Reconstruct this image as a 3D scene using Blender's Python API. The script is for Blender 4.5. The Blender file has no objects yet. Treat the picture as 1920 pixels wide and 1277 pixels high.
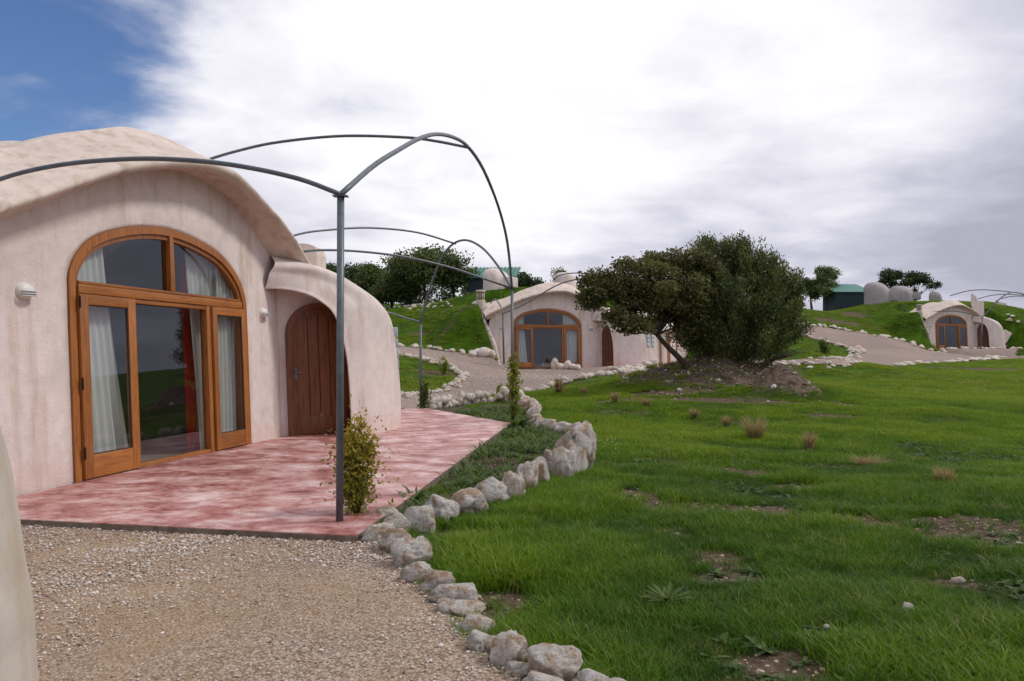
import bpy, bmesh, math, random
import numpy as np
from mathutils import Vector, Matrix, noise as mnoise
random.seed(7); rng = np.random.default_rng(11)
R = math.radians
F = 1478.0; CX = 960.0; HY = 658.0; CZ = 1.6
sc = bpy.context.scene
COL = sc.collection

# ------------------------------------------------------------------ camera
cam = bpy.data.objects.new('camera', bpy.data.cameras.new('camera')); COL.objects.link(cam)
cam.location = (0, 0, CZ); cam.rotation_euler = (R(90), 0, 0)
cam.data.sensor_width = 36; cam.data.lens = 36*F/1920; cam.data.shift_y = 19.5/1920
cam.data.clip_start = .05; cam.data.clip_end = 6000
sc.camera = cam

# ------------------------------------------------------------------ sky and sun
SUN_DIR = Vector((.80, .12, .85)).normalized()
sun_el = math.asin(SUN_DIR.z); sun_az = math.atan2(SUN_DIR.x, SUN_DIR.y)
W = bpy.data.worlds.new('World'); sc.world = W; W.use_nodes = True
nt = W.node_tree; nt.nodes.clear()
def N_(tree, t, **kw):
    n = tree.nodes.new(t)
    for k, v in kw.items():
        if hasattr(n, k): setattr(n, k, v)
        else: n.inputs[k].default_value = v
    return n
def ramp(tree, pts, fac=None, interp='LINEAR'):
    n = tree.nodes.new('ShaderNodeValToRGB'); cr = n.color_ramp; cr.interpolation = interp
    while len(cr.elements) < len(pts): cr.elements.new(.5)
    for e, (p, c) in zip(cr.elements, pts):
        e.position = p; e.color = (*c, 1) if len(c) == 3 else c
    if fac is not None: tree.links.new(fac, n.inputs[0])
    return n
def math_(tree, op, a, b=None, c=None, clamp=False):
    n = tree.nodes.new('ShaderNodeMath'); n.operation = op; n.use_clamp = clamp
    for i, v in enumerate((a, b, c)):
        if v is None: continue
        if isinstance(v, (int, float)): n.inputs[i].default_value = v
        else: tree.links.new(v, n.inputs[i])
    return n.outputs[0]
def mixc(tree, fac, a, b, blend='MIX'):
    n = tree.nodes.new('ShaderNodeMix'); n.data_type = 'RGBA'; n.blend_type = blend
    for s, v in ((0, fac), (6, a), (7, b)):
        if isinstance(v, (int, float)): n.inputs[s].default_value = v
        elif isinstance(v, tuple): n.inputs[s].default_value = (*v, 1) if len(v) == 3 else v
        else: tree.links.new(v, n.inputs[s])
    return n.outputs[2]
def dirv(px, py):
    return Vector(((px-CX)/F, 1, (HY-py)/F)).normalized()
L = nt.links
tc = N_(nt, 'ShaderNodeTexCoord')
sky = N_(nt, 'ShaderNodeTexSky', sky_type='NISHITA', sun_disc=False, sun_elevation=sun_el, sun_rotation=sun_az)
sky.air_density = 1.1; sky.dust_density = .6
sep = N_(nt, 'ShaderNodeSeparateXYZ'); L.new(tc.outputs['Generated'], sep.inputs[0])
zz = math_(nt, 'ADD', math_(nt, 'MAXIMUM', sep.outputs[2], 0.0), .16)
cmb = N_(nt, 'ShaderNodeCombineXYZ')
L.new(math_(nt, 'DIVIDE', sep.outputs[0], zz), cmb.inputs[0]); L.new(math_(nt, 'DIVIDE', sep.outputs[1], zz), cmb.inputs[1])
n1 = N_(nt, 'ShaderNodeTexNoise', Scale=1.15, Detail=9.0, Roughness=.56, Distortion=.35); L.new(cmb.outputs[0], n1.inputs[0])
n2 = N_(nt, 'ShaderNodeTexNoise', Scale=.55, Detail=6.0, Roughness=.5); L.new(cmb.outputs[0], n2.inputs[0])
n3 = N_(nt, 'ShaderNodeTexNoise', Scale=3.4, Detail=7.0, Roughness=.55, Distortion=.3); L.new(cmb.outputs[0], n3.inputs[0])
def lobe(px, py, lo, hi):
    v = dirv(px, py); d = N_(nt, 'ShaderNodeVectorMath', operation='DOT_PRODUCT')
    L.new(tc.outputs['Generated'], d.inputs[0]); d.inputs[1].default_value = v
    m = N_(nt, 'ShaderNodeMapRange', interpolation_type='SMOOTHSTEP')
    L.new(d.outputs['Value'], m.inputs[0]); m.inputs[1].default_value = lo; m.inputs[2].default_value = hi
    return m.outputs[0]
# blue gap in the cloud deck, upper left, and small thin places
gap = math_(nt, 'MULTIPLY', lobe(-20, 150, .968, 1.0), .80)
thin = math_(nt, 'MULTIPLY', lobe(520, 110, .965, .998), .16)
cov = math_(nt, 'SUBTRACT', math_(nt, 'ADD', math_(nt, 'MULTIPLY', math_(nt, 'SUBTRACT', n1.outputs[0], .5), 1.9), .98), math_(nt, 'ADD', gap, thin))
cov = math_(nt, 'ADD', cov, math_(nt, 'MULTIPLY', math_(nt, 'SUBTRACT', n3.outputs[0], .5), .9))
xr = N_(nt, 'ShaderNodeMapRange'); L.new(sep.outputs[0], xr.inputs[0]); xr.inputs[1].default_value = -.35; xr.inputs[2].default_value = .1; xr.inputs[4].default_value = .4
cov = math_(nt, 'ADD', cov, xr.outputs[0])
mr = N_(nt, 'ShaderNodeMapRange', interpolation_type='SMOOTHSTEP'); L.new(cov, mr.inputs[0]); mr.inputs[1].default_value = .14; mr.inputs[2].default_value = .80
# brightness of the cloud deck
bright = math_(nt, 'ADD', math_(nt, 'MULTIPLY', lobe(1080, 180, .82, .985), .56), math_(nt, 'MULTIPLY', math_(nt, 'SUBTRACT', n2.outputs[0], .5), 1.5))
el = N_(nt, 'ShaderNodeMapRange'); L.new(sep.outputs[2], el.inputs[0]); el.inputs[1].default_value = .02; el.inputs[2].default_value = .36
bright = math_(nt, 'ADD', bright, math_(nt, 'MULTIPLY', el.outputs[0], .42))
bright = math_(nt, 'ADD', bright, math_(nt, 'MULTIPLY', math_(nt, 'SUBTRACT', n3.outputs[0], .5), .6))
bright = math_(nt, 'ADD', bright, math_(nt, 'MULTIPLY', math_(nt, 'SUBTRACT', n1.outputs[0], .5), .8))
bright = math_(nt, 'SUBTRACT', bright, math_(nt, 'MULTIPLY', lobe(1650, 380, .90, .99), .16))
cr = ramp(nt, [(0.0, (.36, .36, .44)), (.3, (.48, .475, .565)), (.6, (.68, .675, .74)), (.85, (.84, .83, .865)), (1, (1.0, .985, .99))], bright)
hor = N_(nt, 'ShaderNodeMapRange'); L.new(sep.outputs[2], hor.inputs[0]); hor.inputs[1].default_value = -.02; hor.inputs[2].default_value = .10
STR = .12
cloud = mixc(nt, 1.0, cr.outputs[0], (1/STR, 1/STR, 1/STR), 'MULTIPLY')
skyb = mixc(nt, 1.0, sky.outputs[0], (.42, .52, .72), 'MULTIPLY')
fin = mixc(nt, mr.outputs[0], skyb, cloud)
bg = N_(nt, 'ShaderNodeBackground', Strength=STR); L.new(fin, bg.inputs[0])
wo = N_(nt, 'ShaderNodeOutputWorld'); L.new(bg.outputs[0], wo.inputs[0])

sun = bpy.data.objects.new('sun', bpy.data.lights.new('sun', 'SUN')); COL.objects.link(sun)
sun.data.energy = 1.5; sun.data.angle = R(10); sun.data.color = (1, .96, .90)
sun.rotation_euler = SUN_DIR.to_track_quat('Z', 'Y').to_euler()
vs = sc.view_settings; vs.view_transform = 'Standard'; vs.look = 'None'; vs.gamma = 1; vs.exposure = 0.30; vs.use_curve_mapping = False
sc.cycles.max_bounces = 8; sc.cycles.transparent_max_bounces = 24

# ------------------------------------------------------------------ materials
def mat(name, color=(.5, .5, .5), rough=.8, metallic=0.0, spec=.3):
    m = bpy.data.materials.new(name); m.use_nodes = True; t = m.node_tree
    b = t.nodes['Principled BSDF']; b.inputs['Base Color'].default_value = (*color, 1)
    b.inputs['Roughness'].default_value = rough; b.inputs['Metallic'].default_value = metallic
    b.inputs['Specular IOR Level'].default_value = spec
    return m, t, b
def noise_n(t, scale, detail=5, rough=.55, vec=None, dist=0, coord='Object'):
    n = N_(t, 'ShaderNodeTexNoise', Scale=scale, Detail=float(detail), Roughness=rough, Distortion=float(dist))
    if vec is None:
        tcn = t.nodes.new('ShaderNodeTexCoord'); vec = tcn.outputs[coord]
    t.links.new(vec, n.inputs[0]); return n
def stretch(t, s, coord='Object'):
    tcn = t.nodes.new('ShaderNodeTexCoord'); mp = t.nodes.new('ShaderNodeMapping'); mp.inputs['Scale'].default_value = s
    t.links.new(tcn.outputs[coord], mp.inputs[0]); return mp.outputs[0]
def bump(t, b, h, strength=.3, dist=.02, prev=None):
    n = t.nodes.new('ShaderNodeBump'); n.inputs['Strength'].default_value = strength; n.inputs['Distance'].default_value = dist
    t.links.new(h, n.inputs['Height'])
    if prev is not None: t.links.new(prev, n.inputs['Normal'])
    t.links.new(n.outputs[0], b.inputs['Normal']); return n.outputs[0]
def attr(t, name, typ='GEOMETRY'):
    n = t.nodes.new('ShaderNodeAttribute'); n.attribute_type = typ; n.attribute_name = name; return n

def stucco(name, base, stain, relief=1.0):
    m, t, b = mat(name, base, .92, 0, .12)
    a = noise_n(t, 1.1, 8, .62); c = noise_n(t, 6.0, 6, .6)
    sv = stretch(t, (3.0, 3.0, .35)); st = noise_n(t, 1.6, 5, .6, sv)
    r1 = ramp(t, [(.34, tuple(x*.90 for x in base)), (.52, base), (.70, tuple(min(1, x*1.05) for x in base))], a.outputs[0])
    r2 = ramp(t, [(.50, (0, 0, 0)), (.74, (1, 1, 1))], st.outputs[0])
    m1 = mixc(t, math_(t, 'MULTIPLY', r2.outputs[0], .7), r1.outputs[0], stain)
    r3 = ramp(t, [(.3, (.86, .84, .83)), (.6, (1, 1, 1))], c.outputs[0])
    m2 = mixc(t, .8, m1, r3.outputs[0], 'MULTIPLY')
    # pinkish, darker foot of the wall
    g = t.nodes.new('ShaderNodeTexCoord'); sp = t.nodes.new('ShaderNodeSeparateXYZ'); t.links.new(g.outputs['Object'], sp.inputs[0])
    ft = N_(t, 'ShaderNodeMapRange'); t.links.new(math_(t, 'ADD', sp.outputs[2], math_(t, 'MULTIPLY', math_(t, 'SUBTRACT', c.outputs[0], .5), .5)), ft.inputs[0])
    ft.inputs[1].default_value = .16; ft.inputs[2].default_value = .5; ft.inputs[3].default_value = .5; ft.inputs[4].default_value = 0
    m3 = mixc(t, ft.outputs[0], m2, (base[0]*.9, base[1]*.74, base[2]*.70))
    t.links.new(m3, b.inputs['Base Color'])
    sw = stretch(t, (1, 1, 1.0)); f1 = noise_n(t, 38, 6, .75, sw, 1.4); f2 = noise_n(t, 110, 4, .6)
    vo = N_(t, 'ShaderNodeTexVoronoi', Scale=34.0); t.links.new(sw, vo.inputs[0])
    h = math_(t, 'ADD', math_(t, 'MULTIPLY', f1.outputs[0], 1.0), math_(t, 'MULTIPLY', f2.outputs[0], .25))
    h = math_(t, 'ADD', h, math_(t, 'MULTIPLY', vo.outputs['Distance'], .3))
    p = bump(t, b, h, .55*relief, .013)
    bump(t, b, c.outputs[0], .22*relief, .03, p)
    return m
M_wall = stucco('pink_stucco', (.76, .665, .62), (.52, .39, .29), 1.0)
M_roofst = stucco('weathered_stucco', (.70, .60, .52), (.40, .29, .20), 1.0)
M_grey = stucco('grey_stucco', (.42, .38, .38), (.25, .22, .22), .6)
M_smooth = stucco('smooth_render', (.52, .47, .41), (.40, .30, .19), .3)

def wood(name, c1, c2, rough=.4, axis=2):
    m, t, b = mat(name, c1, rough, 0, .4)
    s = [14, 14, 14]; s[axis] = .9
    v = stretch(t, tuple(s)); g = noise_n(t, 2.2, 6, .6, v, 1.2); w = noise_n(t, 1.3, 3, .5)
    r = ramp(t, [(.3, c2), (.52, c1), (.75, tuple(x*1.25 for x in c1))], g.outputs[0])
    mm = mixc(t, .5, r.outputs[0], ramp(t, [(.3, (.7, .66, .6)), (.7, (1, 1, 1))], w.outputs[0]).outputs[0], 'MULTIPLY')
    oi = t.nodes.new('ShaderNodeObjectInfo')
    hs = t.nodes.new('ShaderNodeHueSaturation'); t.links.new(mm, hs.inputs['Color'])
    t.links.new(math_(t, 'ADD', math_(t, 'MULTIPLY', oi.outputs['Random'], .3), .85), hs.inputs['Value'])
    t.links.new(hs.outputs[0], b.inputs['Base Color']); bump(t, b, g.outputs[0], .15, .004)
    return m
M_wood = wood('honey_wood', (.36, .135, .032), (.22, .075, .018), .38)
M_woodh = wood('honey_wood_rail', (.36, .135, .032), (.22, .075, .018), .38, 0)
M_dwood = wood('dark_wood', (.17, .055, .018), (.060, .020, .008), .42)
M_dark, _, _ = mat('black_iron', (.02, .02, .022), .5, .6)
M_gasket, _, _ = mat('rubber_seal', (.03, .03, .03), .7)

def glass():
    m = bpy.data.materials.new('window_glass'); m.use_nodes = True; t = m.node_tree; t.nodes.clear()
    o = t.nodes.new('ShaderNodeOutputMaterial'); g = N_(t, 'ShaderNodeBsdfGlossy', Roughness=.0); tr = t.nodes.new('ShaderNodeBsdfTransparent')
    g.inputs[0].default_value = (.86, .90, .96, 1); tr.inputs[0].default_value = (.93, .95, .94, 1)
    fr = N_(t, 'ShaderNodeFresnel', IOR=1.85); mx = t.nodes.new('ShaderNodeMixShader')
    wn = noise_n(t, 1.4, 2, .5); bp = N_(t, 'ShaderNodeBump', Strength=.02, Distance=.02)
    t.links.new(wn.outputs[0], bp.inputs['Height']); t.links.new(bp.outputs[0], g.inputs['Normal'])
    ge = t.nodes.new('ShaderNodeNewGeometry'); t.links.new(math_(t, 'MULTIPLY', fr.outputs[0], math_(t, 'SUBTRACT', 1.0, ge.outputs['Backfacing'])), mx.inputs[0]); t.links.new(tr.outputs[0], mx.inputs[1]); t.links.new(g.outputs[0], mx.inputs[2]); t.links.new(mx.outputs[0], o.inputs[0])
    return m
M_glass = glass()
def cloth(name, c, tr=.35):
    m, t, b = mat(name, c, .9, 0, .1)
    td = t.nodes.new('ShaderNodeBsdfTranslucent'); td.inputs[0].default_value = (*c, 1); mx = t.nodes.new('ShaderNodeMixShader'); mx.inputs[0].default_value = tr
    t.links.new(b.outputs[0], mx.inputs[1]); t.links.new(td.outputs[0], mx.inputs[2]); t.links.new(mx.outputs[0], t.nodes['Material Output'].inputs[0])
    return m
M_curt = cloth('white_voile', (.78, .78, .76)); M_red = cloth('red_cloth', (.42, .012, .015), .2)
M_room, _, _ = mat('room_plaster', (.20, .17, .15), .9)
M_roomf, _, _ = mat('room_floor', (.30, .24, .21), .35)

def metal():
    m, t, b = mat('painted_steel', (.105, .125, .145), .42, .0, .5)
    n = noise_n(t, 9, 6, .6); r = ramp(t, [(.3, (.075, .09, .105)), (.6, (.115, .135, .155)), (.8, (.15, .165, .18))], n.outputs[0])
    t.links.new(r.outputs[0], b.inputs['Base Color']); bump(t, b, n.outputs[0], .1, .003); return m
M_metal = metal()

def stonemat(name, pale=(.90, .84, .76), warm=(.58, .37, .20), dark=(.16, .125, .10), grey=(.68, .655, .64)):
    m, t, b = mat(name, pale, .85, 0, .2)
    oi = t.nodes.new('ShaderNodeObjectInfo')
    va = t.nodes.new('ShaderNodeVectorMath'); va.operation = 'ADD'; tcn = t.nodes.new('ShaderNodeTexCoord')
    t.links.new(tcn.outputs['Object'], va.inputs[0]); cb = t.nodes.new('ShaderNodeCombineXYZ')
    for i in range(3): t.links.new(math_(t, 'MULTIPLY', oi.outputs['Random'], 37.0*(i+1)), cb.inputs[i])
    t.links.new(cb.outputs[0], va.inputs[1]); v = va.outputs[0]
    a = noise_n(t, 1.1, 6, .62, v, .8); c = noise_n(t, 2.6, 8, .72, v, .6); d = noise_n(t, 14, 6, .68, v)
    base = mixc(t, math_(t, 'MULTIPLY', oi.outputs['Random'], .4), pale, grey)
    k = ramp(t, [(.46, (0, 0, 0)), (.60, (1, 1, 1))], a.outputs[0])
    m1 = mixc(t, math_(t, 'MULTIPLY', k.outputs[0], .8), base, warm)
    k2 = ramp(t, [(.32, (1, 1, 1)), (.43, (0, 0, 0))], c.outputs[0])
    m2 = mixc(t, math_(t, 'MULTIPLY', k2.outputs[0], .7), m1, dark)
    k3 = ramp(t, [(.3, (.78, .76, .74)), (.6, (1.05, 1.05, 1.05))], d.outputs[0])
    t.links.new(mixc(t, .9, m2, k3.outputs[0], 'MULTIPLY'), b.inputs['Base Color'])
    p = bump(t, b, c.outputs[0], 1.0, .10); bump(t, b, d.outputs[0], .8, .02, p)
    return m
M_stone = stonemat('limestone')
M_stoneB = stonemat('brown_rock', (.24, .19, .15), (.17, .10, .06), (.06, .05, .045), (.2, .18, .17))

def leafmat(name, c1, c2, trans=.25, rough=.55):
    m, t, b = mat(name, c1, rough, 0, .35)
    a = attr(t, 'tint'); r = ramp(t, [(0, c1), (1, c2)], a.outputs['Fac'])
    t.links.new(r.outputs[0], b.inputs['Base Color'])
    td = t.nodes.new('ShaderNodeBsdfTranslucent'); t.links.new(mixc(t, 1.0, r.outputs[0], (1.3, 1.4, .7), 'MULTIPLY'), td.inputs[0])
    mx = t.nodes.new('ShaderNodeMixShader'); mx.inputs[0].default_value = trans
    t.links.new(b.outputs[0], mx.inputs[1]); t.links.new(td.outputs[0], mx.inputs[2]); t.links.new(mx.outputs[0], t.nodes['Material Output'].inputs[0])
    return m
M_oak = leafmat('oak_leaves', (.040, .055, .018), (.235, .205, .075))
M_junip = leafmat('juniper_leaves', (.038, .058, .020), (.195, .215, .075))
M_far = leafmat('far_tree_leaves', (.045, .070, .022), (.20, .23, .08))
M_fardk = leafmat('dark_tree_leaves', (.025, .046, .020), (.095, .125, .048))
M_shrub = leafmat('jasmine_leaves', (.11, .17, .02), (.44, .31, .04), .35)
M_ygreen = leafmat('climber_leaves', (.12, .17, .02), (.30, .30, .05), .4)
M_weed = leafmat('weed_leaves', (.030, .065, .012), (.11, .16, .035), .3)
def barkmat():
    m, t, b = mat('bark', (.08, .06, .045), .95, 0, .1)
    v = stretch(t, (5, 5, 1.2)); n = noise_n(t, 4, 6, .65, v)
    t.links.new(ramp(t, [(.3, (.035, .027, .02)), (.7, (.13, .10, .08))], n.outputs[0]).outputs[0], b.inputs['Base Color']); bump(t, b, n.outputs[0], .6, .03); return m
M_bark = barkmat()
def bladeMat(name, cs, trans=.35):
    m, t, b = mat(name, cs[0], .5, 0, .3)
    a = attr(t, 'tint', 'INSTANCER'); r = ramp(t, [(i/(len(cs)-1), c) for i, c in enumerate(cs)], a.outputs['Fac'])
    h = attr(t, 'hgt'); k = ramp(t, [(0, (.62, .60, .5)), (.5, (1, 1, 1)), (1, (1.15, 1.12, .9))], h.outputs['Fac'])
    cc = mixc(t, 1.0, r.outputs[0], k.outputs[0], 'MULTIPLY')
    t.links.new(cc, b.inputs['Base Color'])
    td = t.nodes.new('ShaderNodeBsdfTranslucent'); t.links.new(mixc(t, 1.0, cc, (1.2, 1.35, .6), 'MULTIPLY'), td.inputs[0])
    mx = t.nodes.new('ShaderNodeMixShader'); mx.inputs[0].default_value = trans
    t.links.new(b.outputs[0], mx.inputs[1]); t.links.new(td.outputs[0], mx.inputs[2]); t.links.new(mx.outputs[0], t.nodes['Material Output'].inputs[0])
    return m
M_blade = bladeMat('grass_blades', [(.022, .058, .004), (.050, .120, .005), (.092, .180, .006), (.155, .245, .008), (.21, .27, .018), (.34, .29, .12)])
M_dry = leafmat('dry_grass', (.20, .14, .075), (.58, .44, .26), .3)

def groundmat():
    m, t, b = mat('meadow_soil', (.1, .08, .05), .95, 0, .1)
    g = attr(t, 'green'); a = noise_n(t, .9, 7, .6); c = noise_n(t, 14, 6, .65); d = noise_n(t, .12, 4, .5)
    soil = ramp(t, [(.3, (.045, .030, .020)), (.5, (.115, .080, .055)), (.68, (.19, .145, .105)), (.8, (.30, .25, .20))], c.outputs[0])
    grn = ramp(t, [(.3, (.024, .052, .005)), (.5, (.055, .115, .007)), (.7, (.10, .175, .010))], a.outputs[0])
    grn2 = mixc(t, .8, grn.outputs[0], ramp(t, [(.3, (.65, .7, .6)), (.65, (1.1, 1.1, 1.0))], c.outputs[0]).outputs[0], 'MULTIPLY')
    t.links.new(mixc(t, g.outputs['Fac'], soil.outputs[0], grn2), b.inputs['Base Color'])
    bump(t, b, c.outputs[0], .8, .06); return m
M_ground = groundmat()
def gravelmat(name, cols, dust):
    m, t, b = mat(name, cols[1], .9, 0, .15)
    v1 = N_(t, 'ShaderNodeTexVoronoi', Scale=46.0); v2 = N_(t, 'ShaderNodeTexVoronoi', Scale=95.0)
    tcn = t.nodes.new('ShaderNodeTexCoord'); t.links.new(tcn.outputs['Object'], v1.inputs[0]); t.links.new(tcn.outputs['Object'], v2.inputs[0])
    sp = t.nodes.new('ShaderNodeSeparateColor'); t.links.new(v1.outputs['Color'], sp.inputs[0])
    sp2 = t.nodes.new('ShaderNodeSeparateColor'); t.links.new(v2.outputs['Color'], sp2.inputs[0])
    r = ramp(t, [(0, cols[0]), (.5, cols[1]), (1, cols[2])], math_(t, 'ADD', math_(t, 'MULTIPLY', sp.outputs[0], .5), math_(t, 'MULTIPLY', sp2.outputs[0], .5)))
    e = ramp(t, [(.0, (1, 1, 1)), (.55, (.85, .83, .8)), (.9, (.35, .31, .28))], v1.outputs['Distance'])
    cc = mixc(t, .8, r.outputs[0], e.outputs[0], 'MULTIPLY')
    n = noise_n(t, .55, 5, .6); k = ramp(t, [(.42, (0, 0, 0)), (.62, (1, 1, 1))], n.outputs[0])
    cc = mixc(t, math_(t, 'MULTIPLY', k.outputs[0], .55), cc, dust)
    n2 = noise_n(t, .18, 4, .55); cc = mixc(t, .7, cc, ramp(t, [(.35, (.78, .76, .74)), (.62, (1.06, 1.05, 1.04))], n2.outputs[0]).outputs[0], 'MULTIPLY')
    t.links.new(cc, b.inputs['Base Color'])
    p = bump(t, b, math_(t, 'SUBTRACT', 1.0, v1.outputs['Distance']), 1.0, .012); bump(t, b, v2.outputs['Distance'], .5, .006, p); return m
M_gravel = gravelmat('yard_gravel', [(.20, .14, .10), (.43, .33, .255), (.68, .59, .50)], (.38, .26, .145))
M_gravel2 = gravelmat('road_gravel', [(.24, .18, .15), (.38, .30, .265), (.52, .44, .40)], (.33, .26, .22))
def pebmat():
    m, t, b = mat('pebbles', (.5, .4, .3), .8, 0, .25)
    a = attr(t, 'tint', 'INSTANCER')
    r = ramp(t, [(0, (.18, .125, .09)), (.25, (.40, .29, .21)), (.5, (.56, .44, .35)), (.75, (.54, .51, .49)), (.92, (.78, .72, .66)), (1, (.40, .20, .12))], a.outputs['Fac'])
    t.links.new(r.outputs[0], b.inputs['Base Color']); return m
M_peb = pebmat()
def patiomat():
    m, t, b = mat('stamped_concrete', (.4, .2, .18), .42, 0, .45)
    v = stretch(t, (.55, 1.9, 1)); rot = t.nodes.new('ShaderNodeTexCoord')
    mp = t.nodes.new('ShaderNodeMapping'); mp.inputs['Rotation'].default_value = (0, 0, R(-6)); mp.inputs['Scale'].default_value = (.95, 1.25, 1); t.links.new(rot.outputs['Object'], mp.inputs[0])
    a = noise_n(t, 1.9, 12, .74, mp.outputs[0], .25); c = noise_n(t, 5.5, 10, .76, mp.outputs[0], .2)
    vo = N_(t, 'ShaderNodeTexVoronoi', Scale=1.1, feature='DISTANCE_TO_EDGE'); wv = t.nodes.new('ShaderNodeVectorMath'); wv.operation = 'ADD'; t.links.new(mp.outputs[0], wv.inputs[0]); t.links.new(mixc(t, 1.0, c.outputs[1], (.25, .25, .25), 'MULTIPLY'), wv.inputs[1]); t.links.new(wv.outputs[0], vo.inputs[0]); d = noise_n(t, .5, 4, .5)
    base = ramp(t, [(.36, (.16, .040, .034)), (.43, (.36, .130, .112)), (.49, (.48, .235, .21)), (.56, (.62, .41, .38)), (.66, (.82, .68, .64))], a.outputs[0])
    k = ramp(t, [(.55, (0, 0, 0)), (.66, (1, 1, 1))], c.outputs[0])
    m1 = mixc(t, math_(t, 'MULTIPLY', k.outputs[0], .6), base.outputs[0], (.72, .56, .51))
    k2 = ramp(t, [(.30, (1, 1, 1)), (.40, (0, 0, 0))], c.outputs[0])
    m2 = mixc(t, math_(t, 'MULTIPLY', k2.outputs[0], .6), m1, (.10, .03, .025))
    m3 = mixc(t, .7, m2, ramp(t, [(.35, (.85, .75, .75)), (.65, (1.1, 1.05, 1.08))], d.outputs[0]).outputs[0], 'MULTIPLY')
    t.links.new(m3, b.inputs['Base Color'])
    t.links.new(ramp(t, [(.35, (.30,)*3), (.65, (.60,)*3)], c.outputs[0]).outputs[0], b.inputs['Roughness'])
    jr = ramp(t, [(0, (0, 0, 0)), (.022, (1, 1, 1))], vo.outputs['Distance'])
    m4 = mixc(t, .22, m3, jr.outputs[0], 'MULTIPLY'); t.links.new(m4, b.inputs['Base Color'])
    p = bump(t, b, a.outputs[0], .6, .03); p = bump(t, b, jr.outputs[0], .3, .006, p); bump(t, b, c.outputs[0], .6, .015, p); return m
M_patio = patiomat()
def simple_noise(name, c1, c2, scale, rough=.9, bs=.4, bd=.02):
    m, t, b = mat(name, c1, rough, 0, .2); n = noise_n(t, scale, 7, .62)
    t.links.new(ramp(t, [(.32, c1), (.68, c2)], n.outputs[0]).outputs[0], b.inputs['Base Color']); bump(t, b, n.outputs[0], bs, bd); return m
M_slab = simple_noise('slab_edge', (.11, .085, .06), (.24, .19, .15), 9)
M_soil = simple_noise('bed_soil', (.045, .032, .022), (.13, .095, .065), 16, .95, .9, .05)
M_dirt = simple_noise('heaped_earth', (.06, .042, .03), (.21, .155, .115), 7, .95, 1, .08)
M_hill = simple_noise('far_hill', (.050, .062, .058), (.095, .105, .088), .02, .95, .3, 2)  # slight blue of distance haze put into the hill colour
M_rgreen, _t, _b = mat('green_sheet_metal', (.012, .17, .115), .45, .2, .5)
M_rgreen2, _t, _b = mat('pale_green_sheet_metal', (.24, .44, .38), .5, .1, .5)
M_teal = simple_noise('dark_teal_cladding', (.022, .040, .052), (.035, .058, .070), 3, .6, .1, .01)
M_plastic, _, _ = mat('white_plastic', (.72, .70, .66), .4)
M_lampg, _, _ = mat('lamp_lens', (.32, .33, .34), .15, 0, .7)
M_block, _, _ = mat('glass_block', (.42, .50, .52), .12, 0, .8)
M_hose, _, _ = mat('black_hose', (.015, .016, .018), .5)
M_yellow, _, _ = mat('yellow_tape', (.75, .62, .03), .6)
M_pink, _, _ = mat('pink_petals', (.50, .06, .28), .7)
M_whitef, _, _ = mat('white_petals', (.75, .75, .70), .7)

# ------------------------------------------------------------------ helpers
def mesh(name, V, Fc, m=None, smooth=True, attrs=None):
    me = bpy.data.meshes.new(name)
    V = np.asarray(V, dtype=np.float32)
    if isinstance(Fc, np.ndarray):
        n, k = Fc.shape
        me.vertices.add(len(V)); me.vertices.foreach_set('co', V.ravel())
        me.loops.add(n*k); me.loops.foreach_set('vertex_index', Fc.astype(np.int32).ravel())
        me.polygons.add(n); me.polygons.foreach_set('loop_start', np.arange(0, n*k, k, dtype=np.int32)); me.polygons.foreach_set('loop_total', np.full(n, k, dtype=np.int32))
        me.update(calc_edges=True)
    else:
        me.from_pydata([tuple(map(float, v)) for v in V], [], Fc); me.update()
    if smooth: me.polygons.foreach_set('use_smooth', [True]*len(me.polygons))
    if attrs:
        for k, v in attrs.items():
            a = me.attributes.new(k, 'FLOAT', 'POINT'); a.data.foreach_set('value', np.asarray(v, dtype=np.float32))
    if m: me.materials.append(m)
    return me
def link(name, me, parent=None, loc=None, **props):
    o = bpy.data.objects.new(name, me); COL.objects.link(o)
    if parent: o.parent = parent
    if loc is not None: o.location = loc
    for k, v in props.items(): o[k] = v
    return o
def thing(name, label, cat, loc=(0, 0, 0), rotz=0, group=None, kind=None):
    o = bpy.data.objects.new(name, None); COL.objects.link(o); o.empty_display_size = .3
    o.location = loc; o.rotation_euler = (0, 0, rotz); o['label'] = label; o['category'] = cat
    if group: o['group'] = group
    return o
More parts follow.
